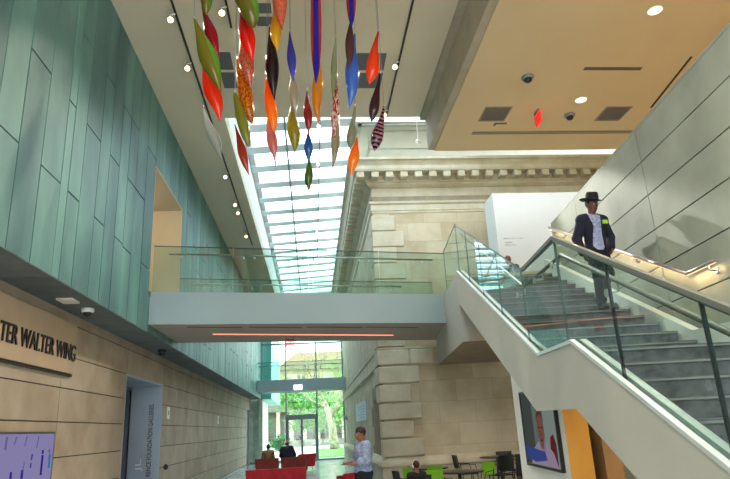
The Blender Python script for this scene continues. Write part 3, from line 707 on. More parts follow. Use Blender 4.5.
def track(label, xw, y0, y1, z=None, spots=(), aim=(0, -.7, -.7), m=TRK, glow=GLOW, dx=-.09, body=None, grp=None):
    z = z or ZH
    t = thing('track_rail', label, 'track light rail', (xw, (y0+y1)/2, z), world=True)
    o = MB(); o.box((xw-.018, y0, z-.035), (xw+.018, y1, z+.002)); o.build('rail', m, t)
    for k, (ys, lab) in enumerate(spots):
        s = thing('track_spotlight', lab, 'spotlight', (xw, ys, z-.02), 0, grp)
        spot_head(s, dx, aim, glow=glow, body=body)
track('dark ceiling track along the copper wall with round spots', -2.33, 8.2, 24, None, [(9.48, 'round spotlight on the left track highest in view'), (11.02, 'round spotlight on the left track beside the lime pendant'), (13.6, 'spotlight on the left track just past the ceiling edge'), (16.6, 'spotlight on the left track above the cladding opening'), (18.9, 'spotlight on the left track over the footbridge rail'), (19.7, 'farther spotlight on the left track over the footbridge rail'), (22.3, 'farthest spotlight on the left track seen through the glass')], grp='spotlights on the left track', aim=(.35, -.75, -.5))
track('short dark ceiling track near the top of the hall', -1.38, 8.2, 9.9, None, [(9.27, 'round spotlight on the short track between the left pendants')], aim=(.25, -.75, -.6))
track('dark ceiling track left of the ceiling beam', 1.99, 7.6, 13.2, None, [(10.95, 'round spotlight on the right track beside the orange pendant'), (12.98, 'round spotlight on the right track beside the striped pendant')], grp='spotlights on the right track', aim=(-.35, -.75, -.5))
track('pale track under the skylight with white spots', .42, 15.5, 32, ZGL+.0, [(16.6, 'white spotlight under the skylight nearest the pendants'), (19.4, 'white spotlight under the skylight second along its track'), (23, 'white spotlight under the skylight third along its track'), (27, 'white spotlight under the skylight fourth along its track')], m=GREYM, glow=emission('white lamp disc', '#fff6e4', 2), dx=-.05, body=WHITEP, grp='white spotlights under the skylight')

# ------------------------------------------------------------------ glass pendants
def pend_mat(name, c1, c2, pat='grad', rough=.12):
    key = 'pendant '+name
    if key in MATS: return MATS[key]
    m = bpy.data.materials.new(key); m.use_nodes = True; nt = m.node_tree; N = nt.nodes; L = nt.links; b = N['Principled BSDF']
    b.inputs['Roughness'].default_value = rough; b.inputs['Coat Weight'].default_value = .5; b.inputs['Coat Roughness'].default_value = .05
    uv = N.new('ShaderNodeAttribute'); uv.attribute_name = 'tang'; sp = N.new('ShaderNodeSeparateXYZ'); L.new(uv.outputs['Vector'], sp.inputs[0])
    mx = N.new('ShaderNodeMix'); mx.data_type = 'RGBA'; mx.inputs['A'].default_value = lin(c1); mx.inputs['B'].default_value = lin(c2)
    if pat == 'grad': f = sp.outputs['Z']
    elif pat == 'half':
        mt = N.new('ShaderNodeMapRange'); mt.inputs['From Min'].default_value = .30; mt.inputs['From Max'].default_value = .42; L.new(sp.outputs['X'], mt.inputs['Value']); f = mt.outputs['Result']
    elif pat == 'core':
        mt = N.new('ShaderNodeMath'); mt.operation = 'ABSOLUTE'; L.new(sp.outputs['X'], mt.inputs[0]); m2 = N.new('ShaderNodeMapRange'); m2.inputs['From Min'].default_value = .4; m2.inputs['From Max'].default_value = .58; L.new(mt.outputs[0], m2.inputs['Value']); f = m2.outputs['Result']
    else:
        if pat in ('zebra', 'rings'):
            w = N.new('ShaderNodeTexWave'); w.wave_type = 'BANDS'; w.bands_direction = 'Z'; w.inputs['Scale'].default_value = 1.4; w.inputs['Distortion'].default_value = 4 if pat == 'zebra' else .6; w.inputs['Detail'].default_value = 1
            out = w.outputs['Fac']
        else:
            w = N.new('ShaderNodeTexNoise'); w.inputs['Scale'].default_value = 4.5 if pat == 'spots' else 9; w.inputs['Detail'].default_value = 1; out = w.outputs['Fac']
        mp = N.new('ShaderNodeMapping'); mp.inputs['Scale'].default_value = (1, 1, 3) if pat != 'zebra' else (.5, .5, 2.6)
        L.new(uv.outputs['Vector'], mp.inputs['Vector']); L.new(mp.outputs['Vector'], w.inputs['Vector'])
        mt = N.new('ShaderNodeMapRange'); mt.inputs['From Min'].default_value = .47; mt.inputs['From Max'].default_value = .55; L.new(out, mt.inputs['Value']); f = mt.outputs['Result']
    L.new(f, mx.inputs['Factor']); L.new(mx.outputs['Result'], b.inputs['Base Color'])
    tr = N.new('ShaderNodeBsdfTranslucent'); L.new(mx.outputs['Result'], tr.inputs[0]); ms = N.new('ShaderNodeMixShader'); ms.inputs[0].default_value = .5
    L.new(b.outputs[0], ms.inputs[1]); L.new(tr.outputs[0], ms.inputs[2]); L.new(ms.outputs[0], N['Material Output'].inputs[0])
    MATS[key] = m; return m
WIRE = mat('steel wire', '#8f8f8a', .4, .8)
PROF = {
 'drop': [(.0, 0), (.16, .015), (.2, .10), (.36, .25), (.62, .42), (.9, .58), (1.0, .68), (.93, .78), (.68, .87), (.34, .94), (.14, .975), (.07, 1.0), (0, 1.0)],
 'mid': [(.0, 0), (.14, .02), (.3, .15), (.66, .32), (.93, .46), (1.0, .55), (.92, .66), (.66, .79), (.34, .89), (.15, .96), (.08, 1.0), (0, 1.0)],
 'long': [(.0, 0), (.22, .01), (.42, .08), (.72, .25), (.95, .45), (1.0, .6), (.93, .74), (.7, .86), (.4, .94), (.14, .99), (0, 1.0)],
 'tail': [(.0, 0), (.16, .02), (.34, .12), (.72, .28), (.98, .44), (1.0, .52), (.85, .63), (.52, .74), (.26, .82), (.14, .9), (.08, .99), (0, 1.0)],
 'cut': [(.0, 0), (.85, .0), (.97, .12), (1.0, .3), (.92, .5), (.66, .72), (.34, .88), (.12, .98), (0, 1.0)],
}
def pendant(label, top, bot, hw, Y, prof, c1, c2=None, pat='grad', tip=None):
    A = Vector(PY(*top, Y)); B = Vector(PY(*bot, Y)); ax = (B-A); Ln = ax.length; axn = ax/Ln
    r = hw/FPX*(Vector(A+B)/2-Vector(CC)).dot(Vector(Fw))
    t = thing('glass_pendant', label, 'glass pendant', A, 0, 'hanging glass pendants')
    seg = 18; u = Vector((1, 0, 0)); u = (u-axn*u.dot(axn)).normalized(); w = axn.cross(u)
    # smooth the profile
    P = PROF[prof]; pr = []
    for i in range(len(P)-1):
        for k in range(3):
            f = k/3; pr.append((P[i][0]*(1-f)+P[i+1][0]*f, P[i][1]*(1-f)+P[i+1][1]*f))
    pr.append(P[-1])
    for _ in range(2): pr = [pr[0]]+[((pr[i-1][0]+2*pr[i][0]+pr[i+1][0])/4, (pr[i-1][1]+2*pr[i][1]+pr[i+1][1])/4) for i in range(1, len(pr)-1)]+[pr[-1]]
    bend = ((sum(map(ord, label)) % 9)-4)*(.0 if pat == 'core' else .006)*Ln; vs = []; tg = []
    for rr, h in pr:
        for k in range(seg):
            an = 2*PI*k/seg; vs.append(axn*(h*Ln)+u*(bend*math.sin(PI*2*h)*(.4+.6*h))+(u*math.cos(an)+w*math.sin(an))*(rr*r)); tg.append((math.cos(an)*rr, math.sin(an)*rr, h))
    n = len(pr); me = bpy.data.meshes.new('body')
    me.from_pydata(vs, [], [(i*seg+k, i*seg+(k+1) % seg, (i+1)*seg+(k+1) % seg, (i+1)*seg+k) for i in range(n-1) for k in range(seg)])
    at = me.attributes.new('tang', 'FLOAT_VECTOR', 'POINT'); at.data.foreach_set('vector', [x for q in tg for x in q])
    me.polygons.foreach_set('use_smooth', [True]*len(me.polygons)); me.materials.append(pend_mat(label[:40], c1, c2 or c1, pat)); link('body', me, t)
    o = MB(); o.tube([(0, 0, .0), (0, 0, max(.05, ZH-A.z))], .0035, 5); o.build('wire', WIRE, t)
    o = MB(); o.lathe([(.012, -.01), (.016, 0), (.012, .02), (.004, .035)], (0, 0, 0), (0, 0, 1), 10); o.build('cap', STEEL, t)
    return t
pendant('olive glass pendant with lime edge at the top left corner of the cluster', (199, -62), (206, 15), 7.5, 7.6, 'long', '#86791f', '#6aa838', 'half')
pendant('crimson glass pendant beneath the top left olive one', (202, 6), (219, 58), 6.2, 8.3, 'mid', '#8c0f22', '#b0162a')
pendant('lime and olive glass pendant above the leftmost red one', (194, 18), (221, 92), 9.5, 8.0, 'mid', '#8c8022', '#74b840', 'half')
pendant('leftmost bright red glass pendant ending in a curved tip', (203, 60), (220, 121), 8, 8.5, 'mid', '#c81c10', '#ff4a18')
pendant('clear whitish glass pendant lowest at the far left', (203, 107), (221, 160), 5.5, 9.0, 'mid', '#c3c8c4', '#9b9c8c')
pendant('big olive glass pendant with pale green edge at the top', (230, -46), (254, 28), 11, 7.7, 'long', '#85781f', '#72b444', 'half')
pendant('scarlet glass pendant beside the big olive one', (240, 5), (253, 61), 8, 8.1, 'mid', '#b30f14', '#ff2a12')
pendant('salmon speckled glass pendant under the scarlet one', (241, 28), (251, 88), 7.5, 8.5, 'mid', '#d98a68', '#b85a3c', 'speck')
pendant('amber speckled glass pendant with red edge', (238, 56), (252, 124), 7.2, 8.8, 'long', '#d98a10', '#8a4208', 'speck')
pendant('slim olive glass pendant left of the amber speckled one', (234.5, 92), (249, 147), 5.5, 8.55, 'long', '#7d7d28', '#9a9a3a')
pendant('thin orange red glass pendant lowest left before the skylight', (235, 125), (248.8, 175), 4.6, 9.1, 'mid', '#7c1a10', '#d2542c')
pendant('orange glass pendant with salmon speckles at the top', (277, -34), (282.5, 30), 7.5, 7.8, 'mid', '#e8511a', '#c98a6c', 'speck')
pendant('yellow glass pendant beside the dark brown one', (274, 4), (278, 51), 6, 8.2, 'mid', '#e0861a', '#f2cc18')
pendant('dark brown glass pendant in the middle left', (269.5, 26), (274.5, 100), 7, 8.4, 'mid', '#1f1214', '#33201f')
pendant('grey smoky glass pendant behind the dark brown one', (267, 46), (275, 98), 5, 8.9, 'mid', '#7d7b78', '#a09c92')
pendant('bright orange glass pendant under the dark brown one', (267, 77), (274, 132), 5.8, 8.65, 'long', '#e84a10', '#ff9a18')
pendant('pink glass pendant with long dark tail', (268.2, 112), (275.6, 167), 5.4, 9.1, 'tail', '#c98a84', '#d0736a')
pendant('indigo glass pendant left of the striped tall ones', (289.7, 31), (293, 82), 4.6, 8.3, 'mid', '#27237c', '#5a56c8')
pendant('clear taupe glass pendant under the indigo one', (291, 70), (296, 114), 5.4, 8.6, 'mid', '#b8ab94', '#a39680')
pendant('mustard olive glass pendant in front of the skylight', (291.7, 103), (294.7, 153), 6.7, 9.0, 'mid', '#8f861e', '#a39622')
pendant('dark red glass pendant topping the small blue one', (307, 90), (308.3, 135), 4.4, 8.6, 'mid', '#6e1416', '#b02420')
pendant('small blue glass pendant between the red and green ones', (308.2, 130), (308.6, 162), 4.5, 8.7, 'mid', '#1c4e9c', '#2d6a9a')
pendant('green glass pendant lowest at the centre', (308.6, 156), (309.2, 192), 4.4, 8.8, 'mid', '#4d6a1e', '#5e7228')
pendant('tall cobalt glass pendant edged in red at top centre', (315.5, -60), (316.3, 84), 5.6, 8.0, 'long', '#1b12a0', '#d83a30', 'core')
pendant('amber glass pendant below the tall cobalt one', (316.2, 47), (319.3, 125), 5.6, 8.6, 'mid', '#e0a83a', '#d98a1a')
pendant('pale green slim glass pendant behind the red spotted one', (336, 37), (332, 100), 3.4, 8.4, 'mid', '#a8ab86', '#8f9468')
pendant('red glass pendant with white spots', (336.5, 77), (334.5, 139), 4.4, 8.7, 'mid', '#9a0f10', '#e8d8c8', 'spots')
pendant('long taupe glass pendant below the red spotted one', (338.5, 100), (332.5, 169), 4.6, 9.0, 'mid', '#b3a68c', '#a0937c')
pendant('blue glass pendant edged in red at the top right', (350.5, -52), (351.5, 27), 5.2, 7.9, 'long', '#1b12a0', '#c83430', 'core')
pendant('dark plum streaked glass pendant above the large blue one', (351.5, 16), (348, 70), 4.8, 8.2, 'mid', '#4a1c2c', '#6b4a3e')
pendant('large cornflower blue glass pendant', (355, 33), (349, 109), 7.2, 8.4, 'mid', '#2f56b4', '#5a8ad8')
pendant('grey green glass pendant under the large blue one', (354.8, 106), (350, 149), 4.8, 8.8, 'drop', '#9a9a7c', '#8f8f72')
pendant('flame orange glass pendant lowest before the cornice', (357, 137), (351, 176), 5.6, 9.0, 'mid', '#e0561a', '#ffb030')
pendant('red orange glass pendant at the far right of the cluster', (378.5, 31), (369, 84), 6.9, 8.3, 'drop', '#c21c10', '#ff5a18')
pendant('dark plum glass pendant below the far right orange one', (380.3, 73), (371.5, 122), 5.2, 8.5, 'drop', '#3a1822', '#4c2230')
pendant('plum glass pendant with pink zebra stripes', (384, 106), (374.5, 151), 6.2, 8.7, 'drop', '#2a0c1a', '#b8788c', 'zebra')

# faint text block on the white partition (illegible in the photo: thin grey lines of type)
tx = thing('wall_text', 'faint grey lines of type on the white upstairs partition', 'wall text', tuple(PY(512, 243, 15.89)), world=True)
for x0, x1, y in ((503.5, 523, 238.5), (505, 513.5, 242.5), (505, 517, 245)):
    p = PY(x0, y, 15.892); q = PY(x1, y, 15.892)
    x = p[0]; rr = random.Random(int(y*10))
    while x < q[0]:
        w = rr.uniform(.10, .22); o = MB(); o.box((x, 15.893, p[2]-.018), (min(x+w, q[0]), 15.901, p[2]+.018)); x += w+.03; o.build('text_line', mat('faint type grey', '#b4b6b3', .7), tx)

# ------------------------------------------------------------------ figures (one continuous surface from blended limbs)
def sdf_mesh(fn, lo, hi, res):
    lo = np.array(lo, float); n = np.ceil((np.array(hi)-lo)/res).astype(int)+1
    g = np.stack(np.meshgrid(*[lo[i]+np.arange(n[i])*res for i in range(3)], indexing='ij'), -1)
    V = fn(g.reshape(-1, 3)).reshape(n)
    S = V < 0
    cs = [S[a:n[0]-1+a, b:n[1]-1+b, c:n[2]-1+c] for a in (0, 1) for b in (0, 1) for c in (0, 1)]
    cnt = sum(x.astype(int) for x in cs); act = (cnt > 0) & (cnt < 8)
    idx = -np.ones(act.shape, int); I = np.argwhere(act); idx[act] = np.arange(len(I))
    acc = np.zeros((len(I), 3)); num = np.zeros(len(I))
    corners = [(a, b, c) for a in (0, 1) for b in (0, 1) for c in (0, 1)]
    for i, p in enumerate(corners):
        for q in corners[i+1:]:
            if sum(abs(p[k]-q[k]) for k in range(3)) != 1: continue
            va = V[I[:, 0]+p[0], I[:, 1]+p[1], I[:, 2]+p[2]]; vb = V[I[:, 0]+q[0], I[:, 1]+q[1], I[:, 2]+q[2]]
            m = (va < 0) != (vb < 0); t = np.where(m, va/np.where(m, va-vb, 1), 0)
            pt = np.array(p)+(np.array(q)-np.array(p))*t[:, None]
            acc += np.where(m[:, None], pt, 0); num += m
    verts = lo + (I+acc/np.maximum(num, 1)[:, None])*res
    faces = []
    for ax in range(3):
        o1, o2 = [(1, 2), (2, 0), (0, 1)][ax]
        A = S; B = np.roll(S, -1, ax)
        m = A != B
        sl = [slice(1, -1)]*3; sl[ax] = slice(0, -1)
        mm = np.zeros_like(m); mm[tuple(sl)] = m[tuple(sl)]
        E_ = np.argwhere(mm)
        if not len(E_): continue
        def cell(d1, d2):
            J = E_.copy(); J[:, o1] += d1; J[:, o2] += d2
            J = np.clip(J, 0, np.array(idx.shape)-1); return idx[J[:, 0], J[:, 1], J[:, 2]]
        Q = np.stack([cell(-1, -1), cell(0, -1), cell(0, 0), cell(-1, 0)], 1)
        flip = ~A[mm]; Q[flip] = Q[flip][:, ::-1]
        faces.append(Q[(Q >= 0).all(1)])
    return verts, np.concatenate(faces)
def smin(a, b, k):
    h = np.clip(.5+.5*(b-a)/k, 0, 1); return b*(1-h)+a*h-k*h*(1-h)
def d_cap(p, a, b, ra, rb):
    a = np.array(a, float); b = np.array(b, float); ab = b-a
    t = np.clip(((p-a)@ab)/max(ab@ab, 1e-9), 0, 1)
    return np.linalg.norm(p-a-t[:, None]*ab, axis=1)-(ra+(rb-ra)*t)
def d_ell(p, c, r, R=None):
    q = p-np.array(c, float)
    if R is not None: q = q@R
    r = np.array(r, float); k0 = np.linalg.norm(q/r, axis=1); k1 = np.linalg.norm(q/(r*r), axis=1)
    return k0*(k0-1)/np.maximum(k1, 1e-9)
def blend(p, prims, k=.03, infl=0):
    d = None
    for q in prims:
        kk = q[-1] if isinstance(q[-1], float) and q[0] in ('C', 'E') and len(q) in (6, 5) and q[0] == 'C' and len(q) == 6 else k
        e = d_cap(p, *q[1:5]) if q[0] == 'C' else d_ell(p, q[1], q[2], q[3] if len(q) > 3 else None)
        d = e if d is None else smin(d, e, k)
    return d-infl
def add_sdf(name, m, parent, fn, lo, hi, res, extra=None):
    v, f = sdf_mesh(fn, lo, hi, res)
    vs = v.tolist(); fs = f.tolist()
    for ve, fe in (extra or []):
        o = len(vs); vs += ve.tolist(); fs += (fe+o).tolist()
    me = bpy.data.meshes.new(name); me.from_pydata(vs, [], fs); me.polygons.foreach_set('use_smooth', [True]*len(fs))
    me.materials.append(m); return link(name, me, parent)
def rotm(yaw, pitch):     # head: yaw about z, pitch forward about x
    cy, sy, cp, sp = math.cos(yaw), math.sin(yaw), math.cos(pitch), math.sin(pitch)
    return np.array([[cy, -sy, 0], [sy, cy, 0], [0, 0, 1]]) @ np.array([[1, 0, 0], [0, cp, -sp], [0, sp, cp]])
STAND = dict(pel=(0, 0, .95), abd=(0, -.005, 1.08), chest=(0, .0, 1.27), neck=(0, .01, 1.45), head=(0, -.015, 1.635),
    sR=(-.185, .01, 1.41), eR=(-.235, .03, 1.13), wR=(-.245, -.03, .88), sL=(.185, .01, 1.41), eL=(.235, .03, 1.13), wL=(.245, -.03, .88),
    hR=(-.09, 0, .93), kR=(-.10, -.02, .51), aR=(-.105, .02, .09), hL=(.09, 0, .93), kL=(.10, -.02, .51), aL=(.105, .02, .09))
def hand_prims(w, d, side, curl, palm_n, sc=1.0):
    # w wrist, d finger direction, palm_n palm normal; returns capsule list
    w = np.array(w, float); d = np.array(d, float); d /= np.linalg.norm(d); nrm = np.array(palm_n, float); nrm -= d*(nrm@d); nrm /= np.linalg.norm(nrm)
    sd = np.cross(d, nrm)*side; P = []
    for i, (off, ln, r) in enumerate(((-.028, .066, .0082), (-.009, .078, .0086), (.010, .073, .0083), (.028, .058, .0074))):
        b = w+d*.018+sd*off*.55; k = w+d*.088+sd*off
        P.append(('C', b, k, .0125, .0105))
        a = k; ang = 0
        for j, fr in enumerate((.45, .32, .23)):
            ang += curl*(.9 if j else .7); dd = d*math.cos(ang)+nrm*math.sin(ang)
            e = a+dd*ln*fr; P.append(('C', a, e, r, r*.93)); a = e
    t0 = w+d*.025-sd*.022; t1 = t0+(d*.55-sd*.65+nrm*.35)*.042; t2 = t1+(d*.85-sd*.25+nrm*.5)*.030; t3 = t2+(d*.9+nrm*.45)*.022
    P += [('C', t0, t1, .014, .0115), ('C', t1, t2, .0105, .0095), ('C', t2, t3, .0092, .008), ('C', w-d*.03, w+d*.02, .024, .022)]
    return P
def person(label, loc, rz, H, J=None, skin='#b98668', hair='#2a1c16', hair_style='short', shirt=None, sleeve=1.0, jacket=None, trousers='#20222a', shoes='#15130f',
           head_yaw=0, head_pitch=0, curl=(.35, .35), hdir=None, res=.013, build=1.0, group=None, name='person', shirt_mat=None, jacket_open=True, headonly=False, palm=None):
    j = dict(STAND); j.update(J or {}); j = {k: np.array(v, float) for k, v in j.items()}
    t = thing(name, label, 'person', loc, rz, group); t.scale = (H/1.75,)*3
    hc = j['head']; R = rotm(head_yaw, head_pitch); L = lambda x, y, z: hc+R@np.array([x, y, z])
    b = build
    up = j['neck']-j['pel']; up /= np.linalg.norm(up)
    sh = j['sL']-j['sR']; sh /= np.linalg.norm(sh); fw = np.cross(sh, up); RT = np.stack([sh, -fw, up], 1)
    torso = [('E', j['pel'], (.165*b, .115*b, .125), RT), ('E', j['abd'], (.150*b, .108*b, .16), RT), ('E', j['chest'], (.172*b, .118*b, .20), RT),
             ('C', j['sR'], j['sL'], .062, .062), ('C', j['sR'], j['neck'], .06, .05), ('C', j['sL'], j['neck'], .06, .05)]
    def arm(s): return [('C', j['s'+s], j['e'+s], .056*b, .043*b), ('C', j['e'+s], j['w'+s], .043*b, .028)]
    def leg(s): return [('C', j['h'+s], j['k'+s], .088*b, .056*b), ('C', j['k'+s], j['k'+s]*.6+j['a'+s]*.4, .054*b, .052*b), ('C', j['k'+s]*.6+j['a'+s]*.4, j['a'+s], .052*b, .036)]
    def foot(s):
        k, a = j['k'+s], j['a'+s]; f = np.array([0, -1, 0.]); 
        return [('C', a+(0, .025, -.045), a+(0, -.13, -.055), .036, .030), ('C', a, a+(0, .02, -.03), .036, .036)]
    heads = [('C', j['neck']-(0, 0, .03), L(0, .015, -.06), .058, .052), ('E', L(0, .018, .025), (.077, .096, .098), R), ('E', L(0, -.022, -.045), (.058, .070, .075), R), ('C', L(0, -.045, -.095), L(0, -.065, -.098), .030, .024)]
    face = [('C', L(0, -.092, .012), L(0, -.112, -.028), .0095, .0145), ('C', L(-.03, -.082, .028), L(.03, -.082, .028), .012, .012), ('C', L(-.012, -.096, -.032), L(.012, -.096, -.032), .010, .010),
            ('E', L(-.079, .012, -.012), (.010, .022, .034), R), ('E', L(.079, .012, -.012), (.010, .022, .034), R), ('C', L(-.022, -.088, -.062), L(.022, -.088, -.062), .009, .009)]
    allp = torso+arm('R')+arm('L')+leg('R')+leg('L')+foot('R')+foot('L')
    pts = np.array([x for q in allp+heads+face for x in ([q[1], q[2]] if q[0] == 'C' else [q[1]])])
    lo, hi = pts.min(0)-.21, pts.max(0)+.21
    skm = mat('skin '+skin, skin, .55, var=.08, scale=12)
    def fbody(p):
        d = blend(p, allp, .03); h = blend(p, heads, .025); d = smin(d, h, .02); return smin(d, blend(p, face, .008), .010)
    ex = []
    for s, side in (('R', -1), ('L', 1)):
        dr = j['w'+s]-j['e'+s]; dr = dr/np.linalg.norm(dr)
        if hdir and s in hdir: dr = np.array(hdir[s], float)
        pn = (palm or {}).get(s, (-side*1.0, -.25, 0)); 
        hp = hand_prims(j['w'+s]+dr*.01, dr, side, curl[0 if s == 'R' else 1], pn)
        hpts = np.array([x for q in hp for x in (q[1], q[2])])
        ex.append(sdf_mesh(lambda p: blend(p, hp, .006), hpts.min(0)-.03, hpts.max(0)+.03, .0055))
    add_sdf('body', skm, t, fbody, lo, hi, res, ex)
    # eyes, mouth
    for sx in (-1, 1):
        o = MB(); c = L(sx*.031, -.079, .006); o.mslot(0).sphere(tuple(c), .0115, 10, 8)
        f = L(sx*.031, -.0905, .005); o.mslot(1).sphere(tuple(f), .0055, 8, 6); o.build('eye', [mat('eye white', '#a89f94', .4), BLACK], t)
    o = MB(); o.tube([tuple(L(-.024, -.0935, -.063)), tuple(L(0, -.0985, -.061)), tuple(L(.024, -.0935, -.063))], [.003, .006, .003], 8); o.build('lips', mat('lips '+skin, tuple(np.array(lin(skin)[:3])*(.75, .5, .5))+(1,), .5), t)
    # hair
    hm = mat('hair '+hair, hair, .6, var=.25, scale=40, stretch=(1, 1, .3))
    if hair_style != 'bald':
        def fh(p):
            q = (p-hc)@R
            d = d_ell(q, (0, .024, .034), (.086, .104, .102))
            cutz = np.where(q[:, 1] < -.02, .045, np.where(q[:, 1] < .03, .0, -.06))
            d = np.maximum(d, cutz-q[:, 2])
            if hair_style == 'long': d = smin(d, np.maximum(d_ell(q, (0, .055, -.07), (.085, .060, .15)), -(q[:, 1]+.0)), .02)
            return d
        add_sdf('hair', hm, t, fh, hc-.26, hc+.2, .009)
    if hair_style == 'bald':
        def fr(p):
            q = (p-hc)@R; return np.maximum(np.maximum(d_ell(q, (0, .022, .0), (.084, .100, .085)), q[:, 2]-.03), np.maximum(-(q[:, 1]-.005), -.06-q[:, 2]))
        add_sdf('hair', hm, t, fr, hc-.2, hc+.2, .009)
    if shirt or shirt_mat:
        el = {}
        sp = list(torso)
        for s in 'RL':
            e = j['e'+s]; w = j['w'+s]
            if sleeve >= 1: sp += [('C', j['s'+s], e, .066*b, .055*b), ('C', e, w+(e-w)*.03, .055*b, .040)]
            elif sleeve > .5: k = (sleeve-.5)*2; sp += [('C', j['s'+s], e, .066*b, .056*b), ('C', e, e+(w-e)*k, .056*b, .047*b)]
            elif sleeve > 0: k = sleeve*2; sp += [('C', j['s'+s], j['s'+s]+(e-j['s'+s])*k, .070*b, .066*b)]
        if jacket: sp = list(torso)
        hem = j['pel']-up*.10
        def fs(p):
            d = blend(p, sp, .03, .013)
            d = np.maximum(d, -((p-hem)@up))
            return np.maximum(d, -(d_cap(p, j['neck']+up*.02, j['neck']+up*.25, .066, .09)))
        add_sdf('shirt', shirt_mat or mat('shirt '+shirt, shirt, .8, var=.12, scale=14, bump=.15, bscale=30), t, fs, lo, hi, res)
    if jacket:
        jp = []; jt = list(torso)
        for s in 'RL':
            e = j['e'+s]; w = j['w'+s]; jp += [('C', j['s'+s], e, .062*b, .058*b), ('C', e, w, .056*b, .044*b)]
        hem = j['pel']-up*.16
        jt.append(('E', j['pel']-up*.05, (.175*b, .125*b, .20), RT))
        def fj(p):
            d = smin(blend(p, jt, .03, .026), blend(p, jp, .02, .02), .012); q = (p-j['chest'])@RT
            d = np.maximum(d, -((p-hem)@up))
            d = np.maximum(d, -(d_cap(p, j['neck']+up*.03, j['neck']+up*.3, .075, .11)))
            if jacket_open:
                w = .045+np.clip(.16-np.abs(q[:, 2]-.0)*.55, 0, .06)
                w = np.where(q[:, 2] > 0, .03+np.clip(q[:, 2], 0, .2)*.20+.03, .06+np.clip(-q[:, 2], 0, .6)*.10)
                d = np.maximum(d, -np.maximum(np.abs(q[:, 0])-w, q[:, 1]+.02))
            return d
        add_sdf('jacket', mat('jacket '+jacket, jacket, .85, var=.15, scale=10, bump=.15, bscale=25), t, fj, lo, hi, res)
    if trousers:
        tp = [('E', j['pel']-up*.02, (.168*b, .118*b, .12), RT)]
        for s in 'RL': tp += [('C', j['h'+s], j['k'+s], .098*b, .070*b), ('C', j['k'+s], j['a'+s]+(j['k'+s]-j['a'+s])*.06, .070*b, .060*b)]
        wl = j['pel']+up*.07
        def ft(p): return np.maximum(blend(p, tp, .03, .008), (p-wl)@up)
        add_sdf('trousers', mat('trousers '+trousers, trousers, .85, var=.15, scale=10, bump=.12, bscale=25), t, ft, lo, hi, res)
    if shoes:
        for s in 'RL':
            fp = [(q[0], q[1], q[2], q[3]+.012, q[4]+.012) for q in foot(s)]; a = j['a'+s]
            def fsh(p): return np.maximum(np.maximum(blend(p, fp, .03), -(p[:, 2]-(a[2]-.092))), p[:, 2]-(a[2]+.01))
            add_sdf('shoe', mat('shoe '+shoes, shoes, .35, var=.1), t, fsh, a-.24, a+.2, .009)
    return t
CHECK = mat('lilac blue checked shirt', '#8f97c4', .8, var=.3, scale=30, hue='#b9bce0', bump=.1)
# man with the hat on the stair
fz = ZLD+5*rise
q = PZ(603, 309, fz)
man = person('man in black fedora, dark jacket and lilac shirt walking down the stair', (q[0]+.135, q[1]+.10, fz), -THETA*.6+.10, 1.70,
    J=dict(aL=(.09, .36, .09+rise*1.75/1.7), kL=(.115, .02, .55), aR=(-.10, .0, .09), kR=(-.115, -.06, .51), pel=(.0, .06, .93), hR=(-.09, .06, .91), hL=(.09, .06, .91), abd=(0, .05, 1.07), chest=(0, .04, 1.265), neck=(0, .04, 1.45), head=(.02, .0, 1.63),
           sR=(-.165, .05, 1.395), eR=(-.262, .10, 1.12), wR=(-.262, .0, .87), sL=(.165, .05, 1.385), eL=(.29, .12, 1.14), wL=(.225, .03, .96)),
    skin='#6b4534', hair='#14100e', shirt_mat=CHECK, jacket='#161a2c', build=.93, trousers='#090a10', head_yaw=.25, head_pitch=.28, hdir={'L': (-.25, -.15, -.9)}, curl=(.4, .5), res=.0105, palm={'R': (.9, -.3, 0)})
HR = rotm(.25, .28); hc = np.array((.02, .0, 1.63)); hl = lambda x, y, z: hc+HR@np.array([x, y, z])
o = MB(); up = HR@np.array([0, -.10, 1]); FEL = mat('black felt', '#101114', .8, var=.2)
base = hl(0, .012, .058)
mbh = MB(); uu = HR
ring = []
def hatpt(r, a, h, sy=1.18): x = r*math.cos(a); y = r*math.sin(a)*sy; return tuple(hl(x, .014+y, .056+h))
prof = [(.088, .0), (.165, .012), (.168, .016), (.09, .012), (.090, .06), (.085, .11), (.074, .138), (.05, .132), (.02, .118), (.0, .115)]
vs = []; S_ = 28
for r, h in prof:
    for k in range(S_):
        a = 2*PI*k/S_; hh = h + (.018*abs(math.cos(a)) if .1 < r else 0) - (.010*abs(math.sin(a)) if .1 < r else 0); vs.append(hatpt(max(r, 1e-4), a, hh))
mbh.add(vs, [(i*S_+k, i*S_+(k+1) % S_, (i+1)*S_+(k+1) % S_, (i+1)*S_+k) for i in range(len(prof)-1) for k in range(S_)], True)
hat = tag(mbh.build('fedora', FEL, man), None)
mbb = MB(); vs = []
for r, h in ((.0925, .014), (.0935, .04)):
    for k in range(S_): vs.append(hatpt(r, 2*PI*k/S_, h))
mbb.add(vs, [(k, (k+1) % S_, S_+(k+1) % S_, S_+k) for k in range(S_)], True); mbb.build('hat_band', BLACK, hat)
o = MB(); o.bevbox((.075, -.128, 1.285), (.155, -.098, 1.345), .006); o.build('name_tag', mat('lime name tag', '#a6d838', .5, var=.02), man)

